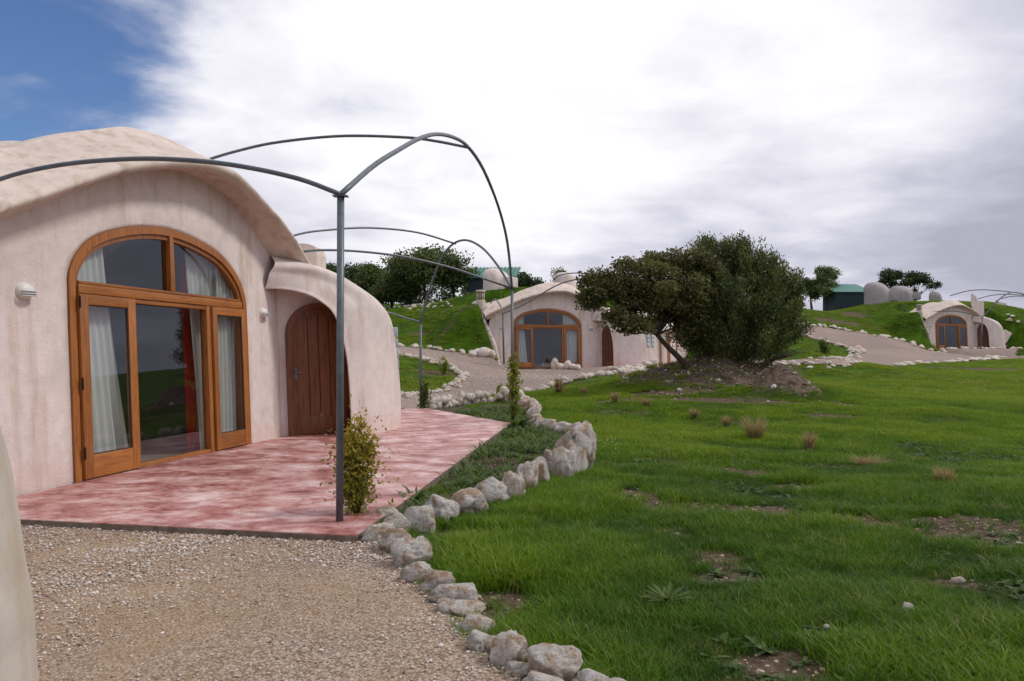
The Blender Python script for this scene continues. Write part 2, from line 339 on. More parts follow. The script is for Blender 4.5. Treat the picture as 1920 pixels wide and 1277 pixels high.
class MB:
    def __init__(s): s.v = []; s.f = []
    def add(s, V, Fc):
        n = len(s.v); s.v += [tuple(map(float, v)) for v in V]; s.f += [tuple(n+i for i in f) for f in Fc]; return s
    def box(s, x0, x1, y0, y1, z0, z1, b=0.0):
        V = [(x0, y0, z0), (x1, y0, z0), (x1, y1, z0), (x0, y1, z0), (x0, y0, z1), (x1, y0, z1), (x1, y1, z1), (x0, y1, z1)]
        return s.add(V, [(0, 3, 2, 1), (4, 5, 6, 7), (0, 1, 5, 4), (1, 2, 6, 5), (2, 3, 7, 6), (3, 0, 4, 7)])
    def tube(s, P, r, n=10, cap=True):
        P = [Vector(p) for p in P]; rs = r if hasattr(r, '__len__') else [r]*len(P)
        rings = []; up = None
        for i, p in enumerate(P):
            t = (P[min(i+1, len(P)-1)]-P[max(i-1, 0)]).normalized()
            if up is None: up = Vector((0, 0, 1)) if abs(t.z) < .9 else Vector((1, 0, 0))
            a = t.cross(up).normalized(); b2 = a.cross(t).normalized(); up = b2
            rings.append([p+(a*math.cos(2*math.pi*k/n)+b2*math.sin(2*math.pi*k/n))*rs[i] for k in range(n)])
        V = [v for rg in rings for v in rg]; Fc = []
        for i in range(len(P)-1):
            for k in range(n): Fc.append((i*n+k, i*n+(k+1) % n, (i+1)*n+(k+1) % n, (i+1)*n+k))
        if cap: Fc += [tuple(range(n-1, -1, -1)), tuple((len(P)-1)*n+k for k in range(n))]
        return s.add(V, Fc)
    def lathe(s, prof, n=20, c=(0, 0)):
        V = [(c[0]+r*math.cos(2*math.pi*k/n), c[1]+r*math.sin(2*math.pi*k/n), z) for r, z in prof for k in range(n)]
        Fc = [(i*n+k, i*n+(k+1) % n, (i+1)*n+(k+1) % n, (i+1)*n+k) for i in range(len(prof)-1) for k in range(n)]
        return s.add(V, Fc)
    def grid(s, G, flip=False):
        a, b = len(G), len(G[0]); V = [p for r in G for p in r]
        Fc = [(i*b+j, i*b+j+1, (i+1)*b+j+1, (i+1)*b+j) for i in range(a-1) for j in range(b-1)]
        if flip: Fc = [f[::-1] for f in Fc]
        return s.add(V, Fc)
    def xf(s, fn): s.v = [fn(*v) for v in s.v]; return s
    def build(s, name, m, parent=None, smooth=False, bevel=0, **props):
        me = mesh(name, s.v, s.f, m, smooth)
        bm = bmesh.new(); bm.from_mesh(me)
        if bevel: bmesh.ops.bevel(bm, geom=bm.edges[:], offset=bevel, segments=2, affect='EDGES', profile=.6)
        bmesh.ops.recalc_face_normals(bm, faces=bm.faces[:]); bm.to_mesh(me); bm.free()
        if bevel or smooth: me.polygons.foreach_set('use_smooth', [True]*len(me.polygons))
        return link(name, me, parent, **props)
def catmull(P, n):
    P = np.asarray(P, float); k = len(P); t = np.linspace(0, k-1, n); i = np.clip(np.floor(t).astype(int), 0, k-2); f = (t-i)[:, None]
    if P.ndim == 3: f = f[:, :, None]
    g = lambda j: P[np.clip(j, 0, k-1)]
    p0 = np.where((i == 0).reshape((-1,)+(1,)*(P.ndim-1)), 2*g(i)-g(i+1), g(i-1)); p3 = np.where((i == k-2).reshape((-1,)+(1,)*(P.ndim-1)), 2*g(i+1)-g(i), g(i+2)); p1 = g(i); p2 = g(i+1)
    return .5*((2*p1)+(-p0+p2)*f+(2*p0-5*p1+4*p2-p3)*f*f+(-p0+3*p1-3*p2+p3)*f**3)
def surf(ctrl, nu, nv):
    A = catmull(np.asarray(ctrl, float), nu); return catmull(A.transpose(1, 0, 2), nv).transpose(1, 0, 2)
def smoothpath(P, n=24): return [tuple(p) for p in catmull(P, n)]
def fbm(x, y, s, oct=4, seed=0):
    x = np.asarray(x, float); out = np.zeros_like(x)
    r2 = np.random.default_rng(seed); amp = 1; tot = 0
    for o in range(oct):
        for k in range(5):
            a = r2.uniform(0, 2*np.pi); ph = r2.uniform(0, 6.28); fr = s*(2**o)*r2.uniform(.7, 1.35)
            out += amp*np.sin(fr*(x*np.cos(a)+y*np.sin(a))+ph+1.3*np.sin(fr*.6*(x*np.sin(a)-y*np.cos(a))+ph*2))/5
        tot += amp; amp *= .55
    return out/tot*2.0
def inpoly(x, y, poly):
    x = np.asarray(x, float); y = np.asarray(y, float); ins = np.zeros(x.shape, bool); n = len(poly)
    for i in range(n):
        x1, y1 = poly[i][:2]; x2, y2 = poly[(i+1) % n][:2]
        if y1 == y2: continue
        c = ((y1 > y) != (y2 > y)) & (x < (x2-x1)*(y-y1)/(y2-y1)+x1); ins ^= c
    return ins
def at(px, py, d): return Vector(((px-CX)/F*d, d, CZ-(py-HY)/F*d))

# ------------------------------------------------------------------ terrain
class Frame:
    def __init__(s, O, deg, base): s.O = np.array(O, float); a = R(deg); s.U = np.array([math.sin(a), math.cos(a)]); s.N = np.array([math.cos(a), -math.sin(a)]); s.rot = R(90-deg); s.base = base
    def w(s, u, v): return s.O+s.U*u+s.N*v
    def loc(s, x, y): return (x-s.O[0])*s.U[0]+(y-s.O[1])*s.U[1], (x-s.O[0])*s.N[0]+(y-s.O[1])*s.N[1]
H1 = Frame((-4.98, 8.98), 11.2, 0.0); H2 = Frame((.09, 42.0), 75, .60); H3 = Frame((40.15, 74.6), 72, 1.75)
cps = []
def cp(px, py, d): v = at(px, py, d); cps.append((v.x, v.y, v.z))
for x in (-9, -4, 0, 4, 9, 14):
    for y in (-5, 1, 5, 9, 13): cps.append((x, y, 0 if x < 9 else -.02))
for x, y in ((-2, 17), (1, 17), (-2, 20.5), (4, 17), (10, 18), (18, 17), (18, 8), (30, 10), (30, 25)): cps.append((x, y, .03))
for a in ((750, 740, 27), (868, 703, 34), (745, 665, 36), (745, 650, 40), (830, 657, 40), (915, 668, 40), (742, 590, 48), (800, 575, 49), (860, 560, 49), (893, 548, 47),
          (906, 563, 42.6), (820, 610, 44), (885, 600, 43.3), (913, 640, 41.8), (740, 580, 60), (620, 577, 60), (500, 565, 60), (860, 565, 58), (1520, 745, 22.5), (1300, 745, 22), (1000, 762, 20.5),
          (1100, 712, 30), (1240, 692, 37), (1480, 686, 50), (1700, 684, 52), (1850, 673, 60), (1930, 674, 60), (1920, 740, 30), (1920, 700, 45), (1510, 611, 72), (1505, 606, 73), (1600, 622, 72), (1700, 640, 73),
          (1755, 651, 73.5), (1612, 662, 60), (1505, 632, 64), (1480, 680, 53), (1505, 580, 80), (1600, 577, 82), (1690, 567, 82), (1650, 600, 77), (1735, 620, 75), (1722, 578, 77.5), (1887, 669, 73), (1920, 668, 72),
          (1920, 606, 86), (1885, 572, 92), (1970, 640, 86), (1250, 600, 62), (1350, 590, 66), (1430, 585, 72), (650, 640, 40), (620, 690, 32), (1600, 684, 51), (1350, 690, 43), (1780, 664, 66), (1000, 698, 38.4), (1060, 706, 35.5), (965, 702, 36.3), (932, 690, 38), (1120, 700, 38)): cp(*a)
for a in ((3, 48.5, 5.2), (8, 49, 5.0), (13, 49, 4.6), (16, 44, 1.6), (-14, 14, 3.2), (-14, 8, 3.0), (-12, 22, 3.0), (-8.5, 24, 1.6), (-20, 34, 4.5), (48, 81, 6.0), (55, 83, 5.5), (-30, 10, 5), (-45, 60, 8), (-20, 90, 7), (20, 100, 5.0), (60, 110, 5.2), (90, 90, 4), (36, 90, 6.0), (48, 95, 6.6), (33, 84, 5.6), (80, 50, -1), (60, 20, -1.5), (-30, -10, 3), (20, -10, 0), (60, -10, -1)): cps.append(a)
CP = np.array(cps); S_ = 20.0
def tps_u(r2): return r2*np.log(r2+1e-9)
_d = ((CP[:, None, :2]-CP[None, :, :2])/S_)
_K = tps_u((_d**2).sum(-1))+np.eye(len(CP))*.0015
_P = np.c_[np.ones(len(CP)), CP[:, :2]/S_]
_A = np.block([[_K, _P], [_P.T, np.zeros((3, 3))]]); _w = np.linalg.solve(_A, np.r_[CP[:, 2], 0, 0, 0])
def sstep(a, b, x): t = np.clip((x-a)/(b-a), 0, 1); return t*t*(3-2*t)
def hbase(x, y):
    x = np.asarray(x, float); y = np.asarray(y, float); shp = x.shape; x = x.ravel(); y = y.ravel(); out = np.zeros(len(x))
    for i in range(0, len(x), 20000):
        xs = x[i:i+20000]/S_; ys = y[i:i+20000]/S_
        r2 = (xs[:, None]-CP[None, :, 0]/S_)**2+(ys[:, None]-CP[None, :, 1]/S_)**2
        out[i:i+20000] = tps_u(r2)@_w[:-3]+_w[-3]+_w[-2]*xs+_w[-1]*ys
    # far country falls away behind the crest
    far = sstep(100, 190, np.hypot(x-10, y-20)); out = np.clip(out, -3, 9)*(1-far)-3*far
    # near yard is flat
    nf = 1-sstep(0, 5, np.maximum(np.maximum(y-15, -5-y), np.maximum(-11-x, x-5))); out = out*(1-nf)
    for Hh in (H2, H3):
        u, v = Hh.loc(x, y)
        dd = np.maximum(np.maximum(-.75-u, u-9.5), np.maximum(-4.2-v, v-3.0)); w = 1-sstep(0, 1.0, dd)
        w = np.where(v < -.2, w*np.where(dd < 0, 1, np.clip(1-dd*4, 0, 1)), w)
        out = out*(1-w)+(Hh.base-.02)*w
        tgt = Hh.base+np.clip((-u-.80)/1.05, 0, 1)*3.45; wv = 1-sstep(-.05, .9, v)
        wu = 1-sstep(2.2, 4.5, -u); out = np.where((u < -.8) & (u > -4.5) & (v > -5), np.maximum(out, out+(tgt-out)*wv*wu), out)
    return out.reshape(shp)
def hit(px, py, dmin=2.0, dmax=130):
    ds = np.concatenate([np.linspace(dmin, 30, 1200), np.linspace(30, dmax, 1600)]); x = (px-CX)/F*ds; z = CZ-(py-HY)/F*ds; g = hbase(x, ds)
    k = np.where(z <= g)[0]
    i = k[0] if len(k) else len(ds)-1
    return Vector((x[i], ds[i], g[i]))

# zones (world polygons)
def pp(lst): return [tuple(hit(*a)[:2]) for a in lst]
PATIO1 = [(-4.46, 7.04), (-1.26, 6.39), (-.02, 16.4), (-2.35, 20.9), (-4.2, 21.2), (-4.6, 16.0), (-4.3, 12.5), (-5.25, 7.4)]
GR_LINE = pp([(655, 1000), (712, 1022), (765, 1075), (800, 1115), (850, 1165), (880, 1205), (915, 1245), (970, 1290)])
YARD = [(-6.4, 7.6), (-4.6, 7.3), (-1.3, 6.55)]+GR_LINE+[(.35, 3.2), (.9, 2.4), (1.6, .5), (2, -5), (-9, -5), (-9, 7.6)]
ROAD2 = pp([(600, 640), (745, 650), (830, 659), (920, 670)])+[tuple(H2.w(-.75, .12)), tuple(H2.w(3.2, .02)), tuple(H2.w(3.2, 2.0)), tuple(H2.w(9.0, 2.4))]+pp([(1235, 692), (1190, 700), (1120, 706), (1060, 718), (1010, 733), (930, 742), (870, 752), (805, 764), (770, 772), (700, 772), (700, 752), (765, 743), (815, 738), (848, 728), (868, 706), (845, 690), (800, 678), (745, 667), (600, 660)])
ROAD3 = pp([(1440, 604), (1505, 608), (1600, 623), (1690, 640)])+[tuple(H3.w(*q)) for q in ((-2.2, 2.3), (0, 1.4), (3.8, 1.5), (7.0, 3.0))]+pp([(1905, 670), (1990, 668), (1990, 676), (1920, 674), (1850, 675), (1780, 680), (1700, 684), (1590, 687), (1480, 686), (1400, 683), (1400, 677), (1480, 679), (1560, 675), (1598, 668), (1612, 662), (1580, 650), (1545, 641), (1505, 631), (1440, 620)])
WALLB = [(700, 985), (745, 1010), (790, 1003), (826, 986), (880, 970), (921, 956), (960, 944), (995, 925), (1035, 905), (1060, 908), (1085, 895), (1098, 860), (1100, 818), (1050, 806), (1015, 800), (1003, 785), (1000, 770), (985, 762), (950, 758), (900, 762), (850, 765), (805, 771)]
BED = pp(WALLB)+[(-2.3, 20.6), (-.02, 16.4), (-1.26, 6.39)]
def hnoise(x, y): return fbm(x, y, 1.1, 4, 3)*.035+fbm(x, y, .35, 3, 9)*.06
BARE = [((1200, 938), .33, .55), ((1190, 900), .3, .3), ((1400, 962), .75, .38), ((1310, 958), .4, .3), ((1560, 970), .35, .25), ((1840, 1000), .9, .5), ((1790, 980), .5, .4), ((1350, 1050), .25, .28), ((1365, 1085), .24, .16), ((930, 1130), .22, .22), ((870, 1012), .35, .2), ((900, 1165), .25, .14), ((1480, 1245), .22, .16), ((1400, 890), .4, .35), ((1500, 912), .4, .25), ((1560, 1190), .3, .1), ((1800, 1100), .25, .15), ((1060, 1240), .2, .15), ((1250, 748), 2.2, .5), ((1330, 750), 1.8, .5), ((1470, 755), 1.8, .45), ((1240, 740), 1.5, .6), ((1400, 700), 2, 2.5), ((1570, 603), 2.5, .7), ((1600, 590), 1.2, .9), ((1180, 752), 1.0, .3), ((1560, 780), .8, .3), ((1850, 693), 3.0, 1.4), ((1260, 1000), .15, .15), ((1230, 960), .2, .2), ((960, 1010), .4, .12), ((820, 700), .9, .5), ((1900, 1020), .4, .3)]
BW = [(hit(*c), a, b) for c, a, b in BARE]+[(Vector((-3.4, 44.6, 0)), .35, .4), (Vector((-2.6, 43.2, 0)), .3, .3), (Vector((-4.8, 43.0, 0)), .5, .25), (Vector((-2.4, 41.6, 0)), .35, .25), (Vector((-3.4, 41.3, 0)), .5, .15)]
def bare(x, y):
    m = np.zeros(np.shape(x)); w = fbm(x, y, 3.0, 3, 21)*.5
    for c, a, b in BW:
        q = np.sqrt(((x-c.x)/a)**2+((y-c.y)/b)**2)+w; m = np.maximum(m, 1-sstep(.70, 1.5, q))
    g = fbm(x, y, .8, 4, 33)*(1-sstep(26, 45, y)*.6); return np.maximum(m, sstep(.72, 1.1, g)*.9)
def axis(lims):
    out = [lims[0][0]]
    for a, b, s0, s1 in lims:
        p = a; n = 0
        while p < b-1e-6:
            s = s0+(s1-s0)*(p-a)/(b-a); p += s; out.append(min(p, b))
    return np.unique(np.round(np.array(out), 4))
def build_ground():
    xs = axis([(-2500, -200, 500, 100), (-200, -60, 30, 6), (-60, -12, 2.5, .35), (-12, 10, .14, .14), (10, 60, .2, .5), (60, 120, .6, 5), (120, 300, 10, 40), (300, 2500, 120, 500)])
    ys = axis([(-400, -20, 100, 10), (-20, 2, 2, .4), (2, 18, .14, .14), (18, 95, .16, .6), (95, 200, 1, 10), (200, 3500, 60, 400)])
    X, Y = np.meshgrid(xs, ys); Z = hbase(X, Y)
    flat = inpoly(X, Y, YARD) | inpoly(X, Y, PATIO1) | inpoly(X, Y, ROAD2) | inpoly(X, Y, ROAD3) | inpoly(X, Y, BED)
    nz = hnoise(X, Y)*np.where(flat, 0, 1)*(1-sstep(120, 160, np.hypot(X, Y)))
    for Hh in (H1, H2, H3):
        u, v = Hh.loc(X, Y); nz = np.where((u > -.9) & (u < 10) & (v > -5) & (v < 3.1), 0, nz)
    Z = Z+nz-np.where(flat, .03, 0)
    b_ = bare(X, Y); green = np.where(np.hypot(X, Y) > 130, .9, 1-b_)
    green *= .25+.75*sstep(14, 40, Y)
    nx, ny = len(xs), len(ys); idx = np.arange(nx*ny).reshape(ny, nx)
    q = np.stack([idx[:-1, :-1], idx[:-1, 1:], idx[1:, 1:], idx[1:, :-1]], -1).reshape(-1, 4)
    cxm = ((X[:-1, :-1]+X[1:, 1:])/2).ravel(); cym = ((Y[:-1, :-1]+Y[1:, 1:])/2).ravel(); keep = np.ones(len(q), bool)
    for Hh in (H1, H2, H3):
        u, v = Hh.loc(cxm, cym); keep &= ~((u > -.6) & (u < 6.3) & (v > -4.3) & (v < -.25))
    me = mesh('meadow_ground', np.stack([X.ravel(), Y.ravel(), Z.ravel()], -1), q[keep], M_ground, True, {'green': green.ravel()})
    link('ground', me, kind='structure', label='green meadow ground with bare earth patches')
build_ground()
def sheet(name, poly, m, step, lift, label, rough=0):
    P = np.array(poly); x0, y0 = P.min(0); x1, y1 = P.max(0)
    xs = np.arange(x0, x1+step, step); ys = np.arange(y0, y1+step, step); X, Y = np.meshgrid(xs, ys)
    idx = np.arange(X.size).reshape(X.shape); q = np.stack([idx[:-1, :-1], idx[:-1, 1:], idx[1:, 1:], idx[1:, :-1]], -1).reshape(-1, 4)
    cx_ = (X[:-1, :-1]+step/2).ravel(); cy_ = (Y[:-1, :-1]+step/2).ravel(); q = q[inpoly(cx_, cy_, poly)]
    used = np.unique(q); mp_ = np.zeros(X.size, int); mp_[used] = np.arange(len(used)); x = X.ravel()[used]; y = Y.ravel()[used]
    z = hbase(x, y)+lift+(fbm(x, y, 5, 3, 5)*rough if rough else 0)
    return link(name, mesh(name, np.stack([x, y, z], -1), mp_[q], m), kind='structure', label=label)
sheet('gravel_yard', YARD, M_gravel, .08, 0.045, 'pale gravel yard in front of the red terrace', .006)
sheet('gravel_path', ROAD2, M_gravel2, .2, .03, 'gravel path curving up to the middle house', .01)
sheet('gravel_road', ROAD3, M_gravel2, .3, .06, 'gravel road rising towards the farthest house', .01)
sheet('planting_bed', BED, M_soil, .07, .015, 'soil bed between red terrace and stone wall', .03)

# terrace slab
def prism(poly, z0, z1):
    n = len(poly); b = MB(); b.v = [(x, y, z0) for x, y in poly]+[(x, y, z1) for x, y in poly]
    b.f = [tuple(range(n-1, -1, -1)), tuple(range(n, 2*n))]+[(i, (i+1) % n, n+(i+1) % n, n+i) for i in range(n)]; return b
def terrace(poly, z, label, th=.25):
    t = thing('terrace', label, 'terrace', (0, 0, 0)); del t['category']; t['kind'] = 'structure'
    o = prism(poly, z-th, z-.006).build('slab', M_slab, t)
    P = np.array(poly); c = P.mean(0); inner = [tuple(c+(p-c)*.9985) for p in P]
    prism(inner, z-.005, z).build('paving', M_patio, t)
terrace(PATIO1, .10, 'red stamped concrete terrace of the nearest house')
def hl(Hh, pts): return [tuple(Hh.w(*p)) for p in pts]
terrace(hl(H2, [(3.2, -.05), (3.2, 2.2), (9.5, 2.6), (12, 1.2), (10, .1), (6, -.05)]), H2.base+.10, 'strip of pink terrace before the middle house door', .6)
terrace(hl(H3, [(3.9, -.05), (3.9, 1.2), (7.5, 2.0), (9, 1.2), (7, .1)]), H3.base+.06, 'strip of pink terrace before the farthest house door', .9)

# distant hills
def hill_strip():
    a = []
    for k, (d, h) in enumerate(((420, -4), (430, 12), (470, 24), (560, 34), (700, 20))):
        a.append([(x, d+25*math.sin(x*.01+k), h*(.72+.28*math.sin(x*.007+1))*(.25+.75*float(sstep(120, 330, x)))+2*math.sin(x*.05+k)) for x in range(-900, 1700, 25)])
    MB().grid(a).build('hills', M_hill, smooth=True, kind='structure', label='low dark wooded hills on the far horizon')
hill_strip()

# ------------------------------------------------------------------ the earth houses
LEAN = .04
def lc(u, v, z): return (u, -(v-LEAN*z), z)       # house coordinates (along, out, up) to local mesh coordinates
ARCH = [(0, -.5), (0, 1.0), (0, 2.2), (.04, 2.57), (.30, 2.88), (.72, 3.08), (1.33, 3.23), (1.95, 3.28), (2.58, 3.22), (3.2, 3.06), (3.64, 2.77), (3.83, 2.45), (3.86, 2.1), (3.86, 1.0), (3.86, -.5)]
WOUT = [(-.75, -.5), (-.98, 1.0), (-1.35, 2.1), (-1.15, 2.86), (-.46, 3.24), (.04, 3.49), (.9, 3.88), (1.77, 4.19), (2.72, 4.25), (3.62, 4.05), (4.21, 3.66), (5.0, 3.25), (4.62, 2.62), (4.52, 1.0), (4.5, -.5)]
WS = [(-1.42, 2.62), (-.91, 2.93), (-.46, 3.14), (.04, 3.39), (.59, 3.66), (1.22, 3.92), (1.77, 4.09), (2.72, 4.15), (3.62, 3.95), (4.21, 3.56), (4.98, 3.11)]
LIP = [(-1.66, 2.80), (-1.30, 3.02), (-.85, 3.22), (-.30, 3.47), (.3, 3.73), (.95, 3.95), (1.6, 4.12), (2.55, 4.24), (3.4, 4.09), (4.35, 3.70), (5.26, 3.13)]
TOP = [(-1.76, 3.42), (-.75, 3.70), (-.3, 3.84), (.12, 4.03), (.6, 4.26), (1.2, 4.46), (1.79, 4.65), (2.6, 4.74), (3.46, 4.60), (4.2, 4.10), (5.05, 3.32)]
def inset(poly, d):
    P = np.array(poly, float); t = np.gradient(P, axis=0); t /= np.linalg.norm(t, axis=1)[:, None]
    return P+np.stack([t[:, 1], -t[:, 0]], -1)*d
def archz(u, k=0.0):
    P = catmull(inset(ARCH, k)[2:13], 90) if k else catmull(np.array(ARCH, float)[2:13], 90)
    return float(np.interp(u, P[:, 0], P[:, 1]))
def noisy(G, amp, s=.9):
    for r in G:
        for p in r:
            v = Vector((p[0]*s, p[1]*s, p[2]*s)); k = mnoise.noise(v)*amp+mnoise.noise(v*3.1)*amp*.4
            p[1] += k; p[2] += k*.5
    return G
def lcg(G): return [[lc(*p) for p in r] for r in G]
def band(outer, inner, v0, v1):
    # flat band between two (u,z) lines, from depth v0 (back) to v1 (front)
    b = MB(); n = len(outer)
    rows = [[(p[0], v0, p[1]) for p in outer], [(p[0], v1, p[1]) for p in outer], [(p[0], v1, p[1]) for p in inner], [(p[0], v0, p[1]) for p in inner]]
    b.grid(lcg(rows)); return b
def fbox(u0, u1, v0, v1, z0, z1):
    b = MB(); b.box(u0, u1, v0, v1, z0, z1); b.xf(lc); return b
def pane_poly(pts, v, th=.008):
    n = len(pts); b = MB(); b.v = [lc(p[0], v, p[1]) for p in pts]+[lc(p[0], v-th, p[1]) for p in pts]
    b.f = [tuple(range(n)), tuple(range(2*n-1, n-1, -1))]+[(i, (i+1) % n, n+(i+1) % n, n+i) for i in range(n)]; return b
def leaf(h, u0, u1, z0, z1, v, st, bot, top, name='glazed_door', bev=.006):
    l = MB()
    b = fbox(u0, u0+st, v-.06, v, z0, z1); o = b.build(name, M_wood, h, bevel=bev)
    fbox(u1-st, u1, v-.06, v, z0, z1).build('stile', M_wood, o, bevel=bev)
    fbox(u0+st+.001, u1-st-.001, v-.058, v-.003, z0, z0+bot).build('rail', M_woodh, o, bevel=bev)
    fbox(u0+st+.001, u1-st-.001, v-.058, v-.003, z1-top, z1).build('rail', M_woodh, o, bevel=bev)
    fbox(u0+st-.01, u1-st+.01, v-.036, v-.028, z0+bot-.01, z1-top+.01).build('pane', M_glass, o)
    g = .012
    sb = fbox(u0+st, u0+st+g, v-.03, v-.012, z0+bot, z1-top)
    for q in (fbox(u1-st-g, u1-st, v-.03, v-.012, z0+bot, z1-top), fbox(u0+st+g, u1-st-g, v-.03, v-.012, z0+bot, z0+bot+g), fbox(u0+st+g, u1-st-g, v-.03, v-.012, z1-top-g, z1-top)): sb.add(q.v, q.f)
    sb.build('seal', M_gasket, o)
    return o
def curtain(h, u0a, u1a, u0b, u1b, zt, zb, v, m, label, cat='curtain', arch=False, amp=.035, fold=9):
    n, k = 70, 26; G = []
    for j in range(k):
        f = j/(k-1); a = u0a+(u0b-u0a)*f**1.3; b = u1a+(u1b-u1a)*f**1.3; row = []
        for i in range(n):
            s = i/(n-1); u = a+(b-a)*s; top = min(zt, archz(min(max(u, .06), 3.8))-.1) if arch else zt
            z = top+(zb-top)*f
            row.append(lc(u, v+amp*math.sin(s*fold*2*math.pi+.8*math.sin(f*2+s*5))*(.6+.5*f)+.01*math.sin(s*31), z))
        G.append(row)
    o = MB().grid(G).build('curtain', m, h, smooth=True)
    mw = Matrix.LocRotScale(h.location, h.rotation_euler, None); o.parent = None; o.matrix_world = mw
    o['label'] = label; o['category'] = cat
    return o

def arched_door(h, D0, D1, z0, zt, planks, off=.0):
    D0 = np.array(D0); D1 = np.array(D1); wv = D1-D0; Wd = np.linalg.norm(wv); wv /= Wd; nv = np.array([-wv[1], wv[0]])
    if nv[1] < 0 and abs(nv[1]) > .1: nv = -nv
    nv = np.array([-abs(wv[1]), abs(wv[0])])
    def dl(a, o_, z): p = D0+wv*a+nv*(o_+off); return lc(p[0], p[1], z)
    r = Wd/2; zs = zt-r*1.02
    def outline(ins, n=22): 
        pts = [(ins, z0)]
        for k in range(n+1):
            t = math.pi*(1-k/n); pts.append((r+(r-ins)*math.cos(t), zs+(zt-zs-ins)*math.sin(t)))
        return pts+[(Wd-ins, z0)]
    A, B = outline(0), outline(.085)
    b = MB(); b.grid([[dl(p[0], -.05, p[1]) for p in A], [dl(p[0], .06, p[1]) for p in A], [dl(p[0], .06, p[1]) for p in B], [dl(p[0], -.05, p[1]) for p in B]])
    fr = b.build('door_frame', M_dwood, h, bevel=0)
    # leaf: border rails proud, planks recessed
    C = outline(.09); D = outline(.20)
    b = MB(); b.grid([[dl(p[0], -.03, p[1]) for p in C], [dl(p[0], .035, p[1]) for p in C], [dl(p[0], .035, p[1]) for p in D], [dl(p[0], -.03, p[1]) for p in D]])
    dr = b.build('door', M_dwood, h)
    bb = MB(); bb.box(.2, Wd-.2, -.03, .034, z0+.01, z0+.34); bb.xf(dl); bb.build('rail', M_dwood, dr, bevel=.006)
    w0, w1 = .195, Wd-.195
    bk = [(.15, z0+.02), (Wd-.15, z0+.02)]+[(r+(r-.15)*math.cos(t_), zs+(zt-zs-.15)*math.sin(t_)) for t_ in np.linspace(0, math.pi, 20)]
    q = MB(); q.v = [dl(p[0], -.006, p[1]) for p in bk]; q.f = [tuple(range(len(bk)))]; q.build('gap_shade_sheet', M_gasket, dr)  # near-black sheet added behind the planks so their gaps read as shade
    for i in range(planks):
        a0 = w0+(w1-w0)*i/planks+.008; a1 = w0+(w1-w0)*(i+1)/planks-.008; top = []
        for k in range(7):
            a = a0+(a1-a0)*k/6; x = (a-r)/(r-.19); top.append(zs+(zt-zs-.19)*math.sqrt(max(0, 1-x*x)))
        pts = [(a0, z0+.33), (a1, z0+.33)]+[(a0+(a1-a0)*k/6, top[k]) for k in range(6, -1, -1)]
        n = len(pts); q = MB(); q.v = [dl(p[0], .014, p[1]) for p in pts]+[dl(p[0], -.03, p[1]) for p in pts]
        q.f = [tuple(range(n)), tuple(range(2*n-1, n-1, -1))]+[(i_, (i_+1) % n, n+(i_+1) % n, n+i_) for i_ in range(n)]
        q.build('plank', M_dwood, dr)
    q = MB(); q.box(.125, .165, .03, .045, z0+1.0, z0+1.2); q.tube([(.145, .04, z0+1.12), (.145, .085, z0+1.12), (.23, .09, z0+1.115)], .011, 8); q.xf(dl); q.build('handle', M_metal, dr)
    for zz_ in (.3, 1.1, 1.8):
        q = MB(); q.tube([(Wd-.088, .045, z0+zz_), (Wd-.088, .045, z0+zz_+.13)], .012, 8); q.xf(dl); q.build('hinge', M_dark, dr)
    return dr
def wall_light(h, u, z, v=0.0, s=1.0):
    b = MB(); n, k = 18, 8; G = []
    for j in range(k+1):
        t = math.pi/2*j/k; G.append([(u+.135*s*math.cos(2*math.pi*i/n)*math.cos(t), v+.10*s*math.sin(t), z+.105*s*math.sin(2*math.pi*i/n)*math.cos(t)) for i in range(n+1)])
    b.grid(lcg(G)); o = b.build('wall_light', M_plastic, h, smooth=True)
    G = []
    for j in range(5):
        t = j/4; G.append([(u+(.02+.105*math.cos(a))*s if False else u+.115*s*math.cos(a), v+(.045+.062*math.sin(a))*s*(1)+.012, z-(.012+.062*t)*s) for a in np.linspace(.15, math.pi-.15, 12)])
    MB().grid(lcg(G)).build('lens', M_lampg, o, smooth=True)
    for zz_ in (.0, -.03, -.06):
        P = [lc(u+.122*s*math.cos(a), v+(.052+.066*math.sin(a))*s+.012, z+(zz_-.008)*s) for a in np.linspace(.1, math.pi-.1, 12)]
        MB().tube(P, .006*s, 6).build('rib', M_plastic, o, smooth=True)
    return o

